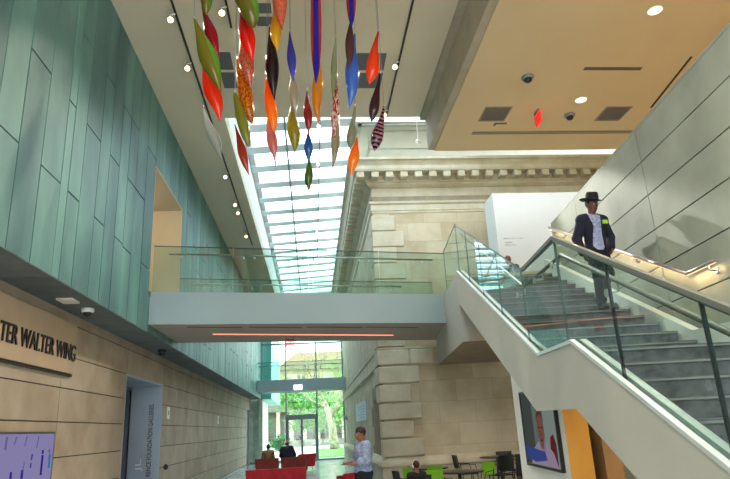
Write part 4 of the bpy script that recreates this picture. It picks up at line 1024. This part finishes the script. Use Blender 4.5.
# man in the blue shirt
man2 = person('man in pale blue shirt standing by the stone corner reading a small device', (.98, 12.95, 0), -PI/2+.28, 1.855,
    J=dict(eL=(.225, -.02, 1.15), wL=(.13, -.24, 1.10), eR=(-.225, -.03, 1.15), wR=(-.10, -.24, 1.10), head=(0, -.035, 1.63)),
    skin='#9a6650', hair='#2b1a14', shirt_mat=mat('pale blue checked shirt', '#8795b8', .8, var=.18, scale=22, hue='#a9b4d0', bump=.1), sleeve=.72, trousers='#191b26', head_pitch=.30, curl=(.5, .5), hdir={'L': (-.3, -.9, 0), 'R': (.25, -.9, 0)}, palm={'L': (-.4, 0, 1), 'R': (.4, 0, 1)}, build=1.4, res=.012)
dv = thing('handheld_device', 'dark handheld device held by the man in the blue shirt', 'phone', (0, 0, 0))
k = 1.855/1.75; ml = Matrix.Translation(man2.location) @ Matrix.Rotation(man2.rotation_euler[2], 4, 'Z')
dv.location = ml @ Vector((.01*k, -.34*k, 1.125*k)); dv.rotation_euler = (.25, 0, man2.rotation_euler[2])
o = MB(); o.bevbox((-.075, -.105, -.012), (.075, .105, .0), .004); o.build('case', BLACK, dv)
o = MB(); o.box((-.068, -.095, 0), (.068, .095, .0015)); o.build('screen', mat('device screen amber', '#5a3a1e', .6), dv)

# ------------------------------------------------------------------ seating
REDF = mat('red upholstery', '#c01e2a', .75, var=.12, scale=4, bump=.08)
RUSTF = mat('rust red upholstery', '#8a3022', .75, var=.14, scale=4, bump=.08)
def tub_chair(label, loc, rz, W, m, D=.8, Hb=.78, grp='red lounge chairs', name='lounge_chair'):
    t = thing(name, label, 'chair', loc, rz, grp); h = W/2          # back towards -Y, open to +Y
    o = MB(); o.bevbox((-h+.1, -D/2+.12, .2), (h-.1, D/2, .42), .04); o.build('seat', m, t)
    o = MB()
    o.prism([(-h, .2), (h, .2), (h+.03, Hb), (-h-.03, Hb)], 0, .13, lambda u, w, e: (u, -D/2+e-(w-.2)*.16, w)); o.build('backrest', m, t)
    for s in (-1, 1):
        o = MB(); o.prism([(-D/2+.06, .2), (D/2-.04, .2), (D/2-.10, .55), (-D/2-.02, Hb-.04)], 0, .11, lambda u, w, e: (s*(h-e+(w-.2)*.05), u, w)); o.build('armrest', m, t)
    for x in (-h+.1, h-.1):
        for y in (-D/2+.1, D/2-.1):
            o = MB(); o.tube([(x, y, .21), (x, y, 0)], [.022, .015], 8); o.build('leg', DARKM, t)
    return t
p = PZ(276, 469, .76)
tub_chair('wide red sofa seen from behind nearest the viewer', (p[0], p[1]+.25, 0), .03, 1.78, REDF, .85, .78, None, 'sofa')
pa = PZ(267, 458.5, .78); tub_chair('rust red armchair holding the person in the tan jacket', (pa[0], pa[1]+.3, 0), .0, .95, RUSTF)
pb = PZ(294.5, 457, .78); tub_chair('rust red armchair holding the person in the dark jacket', (pb[0], pb[1]+.3, 0), -.12, 1.02, RUSTF)
pc = PZ(303, 453.5, .8); tub_chair('bright red armchair partly behind the dark jacket sitter', (pc[0], pc[1]+.3, 0), .5, .85, REDF)
pd = PZ(351, 473, .62); tub_chair('red low armchair beside the standing man in blue', (pd[0]-.02, pd[1]+.1, 0), .35, .62, REDF, .7, .64)
SIT = dict(pel=(0, 0, .56), abd=(0, .0, .70), chest=(0, .01, .89), neck=(0, .015, 1.07), head=(0, -.01, 1.25), sR=(-.185, .01, 1.03), eR=(-.24, -.06, .77), wR=(-.17, -.27, .70), sL=(.185, .01, 1.03), eL=(.24, -.06, .77), wL=(.17, -.27, .70),
    hR=(-.09, -.02, .54), kR=(-.12, -.43, .53), aR=(-.12, -.42, .09), hL=(.09, -.02, .54), kL=(.12, -.43, .53), aL=(.12, -.42, .09))
person('person in tan jacket with short dark hair seated facing the garden', (pa[0]+.02, pa[1]+.42, 0), PI+.1, 1.72, SIT, hair='#1d1512', jacket='#8a6a42', jacket_open=False, shirt='#d0c8b8', trousers='#33343a', res=.018)
S2 = dict(SIT); S2.update(chest=(.10, -.06, .88), neck=(.14, -.10, 1.05), head=(.10, -.17, 1.21), sR=(-.07, -.07, 1.03), sL=(.29, -.07, 1.00), abd=(.05, -.02, .70), eR=(-.16, -.17, .78), eL=(.34, -.17, .76), wR=(-.16, -.36, .72), wL=(.17, -.36, .72))
person('person in dark navy jacket leaning forward in the second rust armchair', (pb[0]-.24, pb[1]+.40, 0), PI-.1, 1.95, S2, hair='#6b4a3c', hair_style='bald', skin='#c98c7a', jacket='#141a2a', jacket_open=False, shirt='#3a3a44', trousers='#3a2c34', res=.018, build=1.25)
# seated upstairs, only the head shows
p = PY(507, 261, 15.05)
person('person with reddish brown hair sitting upstairs, only the head visible over the stair', (p[0]+.02, 15.02, p[2]-1.25*.98), PI-.5, 1.72, SIT, hair='#7a3a20', hair_style='short', skin='#b07450', jacket='#2a2a30', jacket_open=False, shirt='#444448', trousers='#2b2b30', res=.018)
hb = p[2]-1.25*.98
bn = thing('bench', 'grey bench upstairs under the seated person before the white partition', 'bench', (p[0]+.02, 15.1, 4.72))
o = MB(); o.bevbox((-.7, -.22, hb-4.72+.34), (.7, .25, hb-4.72+.43), .02); o.build('seat', GREYM, bn)
for x in (-.6, .6):
    o = MB(); o.box((x-.03, -.2, 0), (x+.03, .22, hb-4.72+.34)); o.build('leg', DARKM, bn)

# cafe tables and chairs
LIMEP = mat('lime green plastic', '#8fd02c', .4, var=.06)
DKTOP = mat('dark table top', '#1d1e20', .3, var=.1)
def table(label, x, y, r, h=.74):
    t = thing('cafe_table', label, 'table', (x, y, 0), 0, 'dark round cafe tables')
    o = MB(); o.lathe([(0, h-.03), (r-.01, h-.03), (r, h-.02), (r, h-.005), (r-.01, h), (0, h)], (0, 0, 0), (0, 0, 1), 32); o.build('tabletop', DKTOP, t)
    o = MB(); o.tube([(0, 0, .03), (0, 0, h-.03)], .035, 12); o.build('column', DARKM, t)
    o = MB(); o.lathe([(.26, 0), (.26, .012), (.05, .03), (.0, .03)], (0, 0, 0), (0, 0, 1), 24); o.build('base', DARKM, t)
    return t
def chair(label, x, y, rz, m, grp):
    t = thing('cafe_chair', label, 'chair', (x, y, 0), rz, grp)       # faces +Y, back at -Y
    o = MB(); o.bevbox((-.21, -.2, .43), (.21, .22, .46), .012); o.build('seat', m, t)
    o = MB(); n = 7; vs = []
    for i in range(n):
        a = (i/(n-1)-.5)*1.1; 
        for z, dy in ((.56, 0), (.70, -.03), (.85, -.055)):
            for e in (0, .018): vs.append((.36*math.sin(a)*.65/.52*.85, -.20+dy-(math.cos(a)-1)*-.22-e+.0, z))
    fs = []
    for i in range(n-1):
        for k in range(2):
            a = i*6+k*2; b = a+6; fs += [(a, b, b+2, a+2), (a+1, a+3, b+3, b+1)]
        a = i*6; b = a+6; fs += [(a, a+1, b+1, b), (a+4, b+4, b+5, a+5)]
    for i in (0, n-1):
        a = i*6; fs += [(a, a+2, a+3, a+1), (a+2, a+4, a+5, a+3)]
    o.add(vs, fs, False); o.build('backrest', m, t)
    for sx in (-1, 1):
        o = MB(); o.tube([(sx*.19, .19, .43), (sx*.21, .22, 0)], .011, 6); o.build('leg', DARKM, t)
        o = MB(); o.tube([(sx*.19, -.17, .43), (sx*.21, -.23, 0)], .011, 6); o.build('leg', DARKM, t)
        o = MB(); o.tube([(sx*.19, -.17, .43), (sx*.20, -.23, .70)], .011, 6); o.build('back_post', DARKM, t)
        o = MB(); o.tube([(sx*.20, -.22, .66), (sx*.235, -.05, .66), (sx*.23, .14, .64), (sx*.20, .19, .44)], .010, 6); o.build('armrest', DARKM, t)
    return t
def at(x, y, z): p = PZ(x, y, z); return p[0], p[1]
TA = (3.47, 15.25); TB = (5.02, 17.05); TC = (3.05, 16.95)
table('nearest dark round cafe table beside the green chairs', TA[0], TA[1], .58)
table('dark round cafe table farther right below the stair', TB[0], TB[1], .55, .92)
table('dark round cafe table near the stone corner behind the seated person', TC[0], TC[1], .5)
for X_, Y_, rz, m, lab in (
    (2.50, 15.75, -1.1, LIMEP, 'lime green cafe chair leftmost beside the stone plinth'),
    (2.95, 16.15, .1, LIMEP, 'lime green cafe chair right of the seated person'),
    (4.18, 15.9, 2.2, LIMEP, 'lime green cafe chair right of the nearest dark table'),
    (2.86, 14.62, -.6, LIMEP, 'lime green cafe chair lowest at the bottom edge of the view')):
    chair(lab, X_, Y_, rz, m, 'lime green cafe chairs')
for X_, Y_, rz, lab in (
    (2.14, 14.9, -1.3, 'black cafe chair leftmost against the stone plinth'),
    (4.12, 17.2, -1.5, 'black cafe chair left of the far table'),
    (4.75, 16.2, .25, 'black cafe chair in front of the far table'),
    (5.45, 16.25, -.4, 'black cafe chair angled in front of the far table'),
    (5.95, 17.15, 1.5, 'black cafe chair right of the far table'),
    (5.6, 15.3, 1.2, 'black cafe chair nearest the screen wall'),
    (4.98, 14.7, -.3, 'black cafe chair between the nearest table and the screen wall'),
    (5.35, 17.6, 3.0, 'black cafe chair behind the far table against the stone plinth'),
    (4.62, 15.2, 1.5, 'black cafe chair right of the nearest table')):
    ch = chair(lab, X_, Y_, rz, BLACK, 'black cafe chairs')
    if X_ > 4 and Y_ > 16: ch.scale = (1.12, 1.12, 1.18)      # the far set is taller
X_, Y_ = at(416.2, 466, .86); X_, Y_ = X_*13.5/Y_, 13.5
chair('black cafe chair holding the person with headphones', X_, Y_, .25, BLACK, 'black cafe chairs')
w = person('seated person with dark red hair and white headphones at the cafe tables', (X_, Y_+.03, -.035), PI+.35, 1.47, SIT, hair='#3c1a16', hair_style='short', skin='#b97a5a', jacket='#221c22', jacket_open=False, shirt='#555558', trousers='#26262c', head_pitch=.15, res=.016)
h0 = np.array(SIT['head']); o = MB()
for s in (-1, 1): o.lathe([(.0, 0), (.036, .0), (.04, .012), (.036, .025), (0, .025)], (h0[0]+s*.082, h0[1]+.012, h0[2]-.01), (s, 0, 0), 14)
o.tube([(h0[0]+.1*math.cos(a), h0[1]+.012, h0[2]+.005+.145*math.sin(a)) for a in [PI*i/12 for i in range(13)]], .006, 8)
o.build('headphones', WHITEP, w)

# plaque and small things on the side of the stone building
p = PX(355, 405, XO); q = PX(367, 420, XO)
pl = thing('wall_plaque', 'pale blue panel on the side wall of the stone building', 'sign', (XO, (p[1]+q[1])/2, 2.45), world=True)
o = MB(); o.bevbox((XO-.04, q[1], q[2]), (XO+.02, min(p[1], q[1]+5.5), p[2]-.05), .01); o.build('panel', mat('pale blue panel', '#a9c0cc', .4, var=.06), pl)
for k in range(5):
    o = MB(); o.box((XO-.043, q[1]+.5, p[2]-.25-k*.11), (XO-.038, q[1]+4.2-(k % 3)*.6, p[2]-.22-k*.11)); o.build('text_line', mat('panel text', '#7f97a6', .5), pl)
pl = thing('round_wall_lamp', 'small grey disc lamp on the end of the side wall', 'lamp', (XO-.02, 38.2, 2.5)); 
o = MB(); o.lathe([(.0, -.1), (.16, -.08), (.17, .02), (0, .02)], (0, 0, 0), (1, 0, 0), 18); o.build('shade', mat('lamp grey', '#8fa0ad', .5), pl)
o = MB(); o.box((0, -.05, -.05), (.04, .05, .05)); o.build('mount', GREYM, pl)
dd = thing('passage_door', 'grey door in the opening at the stone corner', 'door', (XO+.6, YO+2.7, 0), world=True)
o = MB(); o.box((XO+.34, YO+2.65, 0.01), (XO+1.15, YO+2.7, 2.55)); o.build('door_leaf', mat('grey door', '#6f787a', .5), dd)
o = MB(); o.tube([(XO+.5, YO+2.66, 1.05), (XO+.5, YO+2.59, 1.05), (XO+.62, YO+2.59, 1.05)], .012, 8); o.build('door_lever', STEEL, dd)
p = PX(299.5, 440, XO) if False else None

# ------------------------------------------------------------------ outdoors
mb = MB(); mb.box((-80, YG+.02, -.3), (80, 190, -.05)); tag(mb.build('ground', mat('paved forecourt', '#a9a196', .9, var=.1, scale=.4)), kind='structure')
mb = MB(); mb.box((.35, 46, -.05), (9, 66, .0)); tag(mb.build('lawn', mat('mown lawn', '#4d8a2a', .95, var=.25, scale=3, bump=.3, bscale=30)), 'bright green lawn strip outside the glass door', 'lawn', kind='stuff')
mb = MB(); mb.box((-6, YG+.3, ZC), (-2.72, 52, 10.5)); mb.mslot(1).box((-6.2, YG+.1, -.05), (-3.42, 48, ZC))
struct('wall_outer', mb, [mat('outer teal cladding', '#6fb3ae', .5, .1, var=.15, scale=1.5, stretch=(1, 1, .2)), mat('outer pale stone', '#d8d6ca', .8)])
rt = random.Random(11)
BARK = mat('pale mottled bark', '#7d7058', .9, var=.3, scale=3, hue='#ab9f86', bump=.3, bscale=8)
BARKD = mat('dark bark', '#4a3f34', .9, var=.2, bump=.3)
def leaf_mat(name, c, c2):
    m = mat(name, c, .6, var=.2, scale=.8, hue=c2, island=.8); nt = m.node_tree; N = nt.nodes; b = N['Principled BSDF']
    tr = N.new('ShaderNodeBsdfTranslucent'); nt.links.new(b.inputs['Base Color'].links[0].from_socket, tr.inputs[0]); ms = N.new('ShaderNodeMixShader'); ms.inputs[0].default_value = .35
    nt.links.new(b.outputs[0], ms.inputs[1]); nt.links.new(tr.outputs[0], ms.inputs[2]); nt.links.new(ms.outputs[0], N['Material Output'].inputs[0]); return m
LEAF = [leaf_mat('spring leaves', '#3f7a34', '#7db45a'), leaf_mat('dark leaves', '#245a32', '#4c8a50'), leaf_mat('pale leaves', '#5b9a4e', '#a8cf86')]
def foliage(c, r, n, sz, rnd, flat=1.0):
    o = MB()
    blobs = [(Vector(c)+Vector((rnd.uniform(-1, 1)*r*.65, rnd.uniform(-1, 1)*r*.65, rnd.uniform(-1, 1)*r*.6*flat)), r*rnd.uniform(.35, .6)) for _ in range(14)]
    for _ in range(n):
        b, br = rnd.choice(blobs); d = Vector((rnd.gauss(0, 1), rnd.gauss(0, 1), rnd.gauss(0, 1))).normalized(); p = b+d*br*rnd.uniform(.7, 1.05)
        u = Vector((rnd.gauss(0, 1), rnd.gauss(0, 1), rnd.gauss(0, 1))).normalized(); w = u.cross(d).normalized() if u.cross(d).length > .1 else u.orthogonal(); s = sz*rnd.uniform(.6, 1.3)
        o.quad(p-u*s, p+w*s*.5, p+u*s, p-w*s*.5)
    return o
def branches(o, a, d, ln, r, depth, rnd, up=.15):
    pts = [a]; p = Vector(a); dd = Vector(d)
    for i in range(4):
        dd = (dd+Vector((rnd.uniform(-.22, .22), rnd.uniform(-.22, .22), rnd.uniform(-.05, .15)+up*.2))).normalized(); p = p+dd*ln/4; pts.append(p.copy())
    o.tube(pts, [r*(1-.13*i) for i in range(5)], 6 if depth > 1 else 4)
    if depth > 0:
        for k in range(3 if depth > 2 else 3):
            an = rnd.uniform(0, 2*PI); s = Vector((math.cos(an), math.sin(an)*.7, rnd.uniform(.1, .9))); branches(o, pts[-1 if k < 2 else 3], (dd*.7+s*.8).normalized(), ln*rnd.uniform(.6, .8), r*.55, depth-1, rnd, up)
def tree(label, x, y, h, r, leaf, n, sz, grp='green trees in the garden'):
    t = thing('garden_tree', label, 'tree', (x, y, -.05), 0, grp); rnd = random.Random(int(x*31+y*7))
    o = MB(); o.tube([(0, 0, 0), (.05, 0, h*.3), (-.05, .05, h*.6)], [.2, .16, .08], 8); branches(o, Vector((-.0, .0, h*.45)), Vector((.4, 0, 1)), h*.25, .08, 2, rnd); o.build('trunk', BARKD, t)
    foliage((0, 0, h*.62), r, n, sz, rnd).build('foliage', leaf, t)
sy = thing('sycamore_tree', 'pale barked sycamore with forked bare branches outside the glass door', 'tree', (1.95, 62, .0))
o = MB(); rnd = random.Random(4)
o.tube([(.1, 0, 0), (0, 0, .6), (-.1, 0, 2.0), (-.45, 0, 3.4), (-.9, 0, 4.6)], [.55, .42, .36, .3, .22], 12)
o.tube([(-.3, 0, 2.8), (.2, 0, 3.8), (.9, .1, 4.8), (1.8, .2, 5.6)], [.24, .2, .16, .1], 10)
branches(o, Vector((-.9, 0, 4.5)), Vector((-.3, 0, 1)), 2.2, .2, 4, rnd); branches(o, Vector((1.8, .2, 5.5)), Vector((.6, 0, .8)), 1.8, .12, 4, rnd); branches(o, Vector((-.6, 0, 3.9)), Vector((-1, 0, .6)), 2.2, .12, 4, rnd); branches(o, Vector((.6, 0, 4.4)), Vector((.1, 0, 1)), 2.2, .12, 4, rnd)
o.build('trunk', BARK, sy)
foliage((.2, .3, 8.2), 3.6, 900, .10, rnd).build('foliage', LEAF[2], sy)
for x, y, h, r, l, lab in ((-6.5, 70, 7.5, 3.2, 1, 'dark green tree far left behind the glass end wall'), (-1.6, 84, 8, 3.4, 0, 'green tree behind the door frame outside'), (5.2, 76, 7.0, 3.2, 2, 'pale green tree right of the sycamore'), (0.2, 99, 9, 3.8, 0, 'green tree farther back behind the sycamore'), (12, 97, 9, 4.2, 1, 'dark green tree at the far right of the garden'), (-10, 92, 8, 4, 1, 'dark green tree at the far left of the garden')):
    tree(lab, x, y, h, r, LEAF[l], 2600, .24)
for x, y, r, lab in ((-3.6, 66, 1.1, 'round green shrub left of the garden path'), (5.0, 71, 1.3, 'low green shrub behind the lawn')):
    t = thing('garden_shrub', lab, 'shrub', (x, y, -.05)); foliage((0, 0, .8), r, 900, .12, rt, .7).build('foliage', LEAF[1], t)
    o = MB(); o.tube([(0, 0, 0), (.05, 0, .6)], [.06, .03], 6); o.build('stem', BARKD, t)
wl = thing('garden_wall', 'low grey garden wall with railing behind the lawn', 'wall', (0, 80, 0), world=True)
o = MB(); o.box((-14, 80, -.05), (14, 80.4, .75)); o.build('wall', mat('grey garden wall', '#8c8a80', .9), wl)
o = MB(); o.tube([(-14, 80.2, 1.3), (14, 80.2, 1.3)], .04, 6); 
for i in range(57): o.tube([(-14+i*.5, 80.2, .75), (-14+i*.5, 80.2, 1.3)], .025, 5)
o.build('railing', DARKM, wl)
bdg = thing('garden_pavilion', 'stone building with tall columns across the garden', 'building', (-4, 112, 0), world=True)
STN = mat('distant stone', '#b3aa94', .9, var=.08)
o = MB(); o.box((-22, 113, 0), (16, 120, 6.0)); o.box((-22.5, 111.6, 5.2), (16.5, 121, 6.4)); o.build('block', mat('distant stone dark', '#6f6c62', .9), bdg)
for i in range(16):
    o = MB(); o.lathe([(.5, 0), (.5, .3), (.4, .4), (.34, 4.9), (.5, 5.1), (.5, 5.3)], (-20+i*2.3, 112.1, 0), (0, 0, 1), 10); o.build('column', STN, bdg)
b2 = thing('distant_house', 'large tan building rising far behind the garden trees', 'building', (4, 150, 0), world=True)
o = MB(); o.box((-8, 150, 0), (17, 165, 16)); o.build('wall', mat('distant tan wall', '#a8946e', .9, var=.1, scale=.3), b2)
o = MB(); o.prism([(-9, 16), (18, 16), (13, 20), (-4, 20)], 149, 166, lambda u, w, h: (u, h, w)); o.build('roof', mat('distant roof', '#8c7a60', .9), b2)
for i in range(7):
    for k in range(3):
        o = MB(); o.box((-6.5+i*3.3, 149.9, 4+k*4), (-5+i*3.3, 150.02, 6.4+k*4)); o.build('window', mat('distant window', '#5d625c', .3), b2)

# ------------------------------------------------------------------ light
W = bpy.data.worlds.new('sky'); SC.world = W; W.use_nodes = True; nt = W.node_tree; bgn = nt.nodes['Background']
tc = nt.nodes.new('ShaderNodeTexCoord'); sp = nt.nodes.new('ShaderNodeSeparateXYZ'); nt.links.new(tc.outputs['Generated'], sp.inputs[0])
cr = nt.nodes.new('ShaderNodeValToRGB'); nt.links.new(sp.outputs['Z'], cr.inputs[0])
cr.color_ramp.elements[0].position = .0; cr.color_ramp.elements[0].color = (.93, .97, 1.0, 1)
cr.color_ramp.elements[1].position = .7; cr.color_ramp.elements[1].color = (.86, .94, 1.0, 1)
nt.links.new(cr.outputs[0], bgn.inputs[0]); bgn.inputs[1].default_value = SKY
def lamp(name, kind, loc, energy, col=(1, 1, 1), size=.1, aim=None, angle=None, blend_=.6):
    l = bpy.data.lights.new(name, kind); l.energy = energy; l.color = col
    if kind == 'AREA': l.shape = 'RECTANGLE'; l.size, l.size_y = size
    elif kind in ('POINT', 'SPOT'): l.shadow_soft_size = size
    if kind == 'SPOT': l.spot_size = angle; l.spot_blend = blend_
    o = bpy.data.objects.new(name, l); COL.objects.link(o); o.location = loc
    if aim is not None:
        d = (Vector(aim)-Vector(loc)).normalized(); o.rotation_euler = d.to_track_quat('-Z', 'Y').to_euler()
    return o
def portal(loc, sx, sy, aim):
    o = lamp('sky_portal', 'AREA', loc, 1, size=(sx, sy), aim=aim); o.data.cycles.is_portal = True
portal((-.2, 27, ZGL+.6), 3.8, 27.5, (-.2, 27, 0))
SC.cycles.use_denoising = True
SC.cycles.max_bounces = 10; SC.cycles.diffuse_bounces = 5; SC.cycles.glossy_bounces = 4; SC.cycles.transparent_max_bounces = 24; SC.cycles.transmission_bounces = 6
SC.cycles.sample_clamp_indirect = 8; SC.cycles.caustics_reflective = False; SC.cycles.caustics_refractive = False
WARM = (1, .86, .68)
lamp('corridor_fill', 'POINT', (-5.2, 14.1, 7.2), 45, (1, .88, .7), .15)  # added point lamp without a fitting, brightens the corridor
# spotlight that throws the man's shadow on the stair wall
lamp('stair_spotlight', 'SPOT', (3.12, 15.1, 9.25), KEY, (1, .97, .9), .05, (4.45, 7.7, 4.6), .5, .6)
st = thing('track_spotlight', 'small spotlight above the stair tucked behind the ceiling edge', 'spotlight', (3.12, 15.2, 9.55))
o = MB(); o.tube([(0, 0, 0), (0, 0, ZGL+.0-9.55)], .012, 6); o.build('stem', WHITEP, st)
o = MB(); o.lathe([(.05, .12), (.06, 0), (.07, -.1), (.06, -.1), (.05, 0), (0, .02)], (0, 0, -.1), (0, .75, .5), 14); o.build('head', WHITEP, st)
for (x, y) in ((5.89, 8.1), (5.86, 11.0), (6.6, 5.0), (4.6, 5.2), (6.6, 2.0), (4.6, 2.0), (9.5, 8.1), (9.5, 11)):  # first two sit at the modelled downlights, the rest are added fill
    lamp('downlight_and_fill', 'SPOT', (x, y, ZS-.03), DOWN, WARM, .1, (x, y, 0), 2.6, .9)
for (x, y) in ((-2.0, 9.48), (-2.0, 11.0), (1.9, 10.95), (1.9, 12.9), (1.5, 5.5), (1.5, 2.5), (.4, -1), (.4, 4), (.6, 1)):  # first four sit by track spots, the others are added hall fill
    lamp('track_and_fill', 'SPOT', (x, y, ZH-.3), TRKP, (1, .9, .76), .06, (x*.3, y-3, 0), 1.6 if x < -1 else 2.2, .9)
for (x, y) in ((4.2, 16.2), (6.5, 14.5), (9.5, 15)):  # added fill under the upper floor, no fittings there
    lamp('cafe_fill', 'SPOT', (x, y, 3.34), CAFE, WARM, .1, (x, y, 0), 2.5, .9)
def strip_lamp(p, q, energy, col):       # the lit strip under the wall handrail
    p = Vector(p); q = Vector(q); ux = (q-p).normalized(); aim = (Vector(tuple(NS))*.35+Vector((0, 0, -1))); aim = (aim-ux*aim.dot(ux)).normalized(); uz = -aim; uy = uz.cross(ux)
    o = lamp('rail_lamp', 'AREA', (0, 0, 0), energy, col, size=((q-p).length, .012)); c = (p+q)/2
    o.matrix_world = Matrix(((ux[0], uy[0], uz[0], c[0]), (ux[1], uy[1], uz[1], c[1]), (ux[2], uy[2], uz[2], c[2]), (0, 0, 0, 1)))
strip_lamp(ST(7.0, CW, 3.365), ST(11.6, CW, 5.465), 7, (1, .68, .38))
strip_lamp(ST(6.4, CW, 3.35), ST(6.95, CW, 3.35), 1.6, (1, .68, .38))
for s in (4.3, 6.3, 8.6):
    p = ST(s, 3.3, 1.0 if s < 5 else 1.7); lamp('under_stair_lamp', 'POINT', ST(s, 3.2, min(1.6, .3+.4*s)), UST, (1, .74, .42), .08)
v = SC.view_settings; v.view_transform = 'Standard'; v.look = 'None'; v.gamma = 1; v.use_curve_mapping = False; v.exposure = EXPO
SC.display_settings.display_device = 'sRGB'
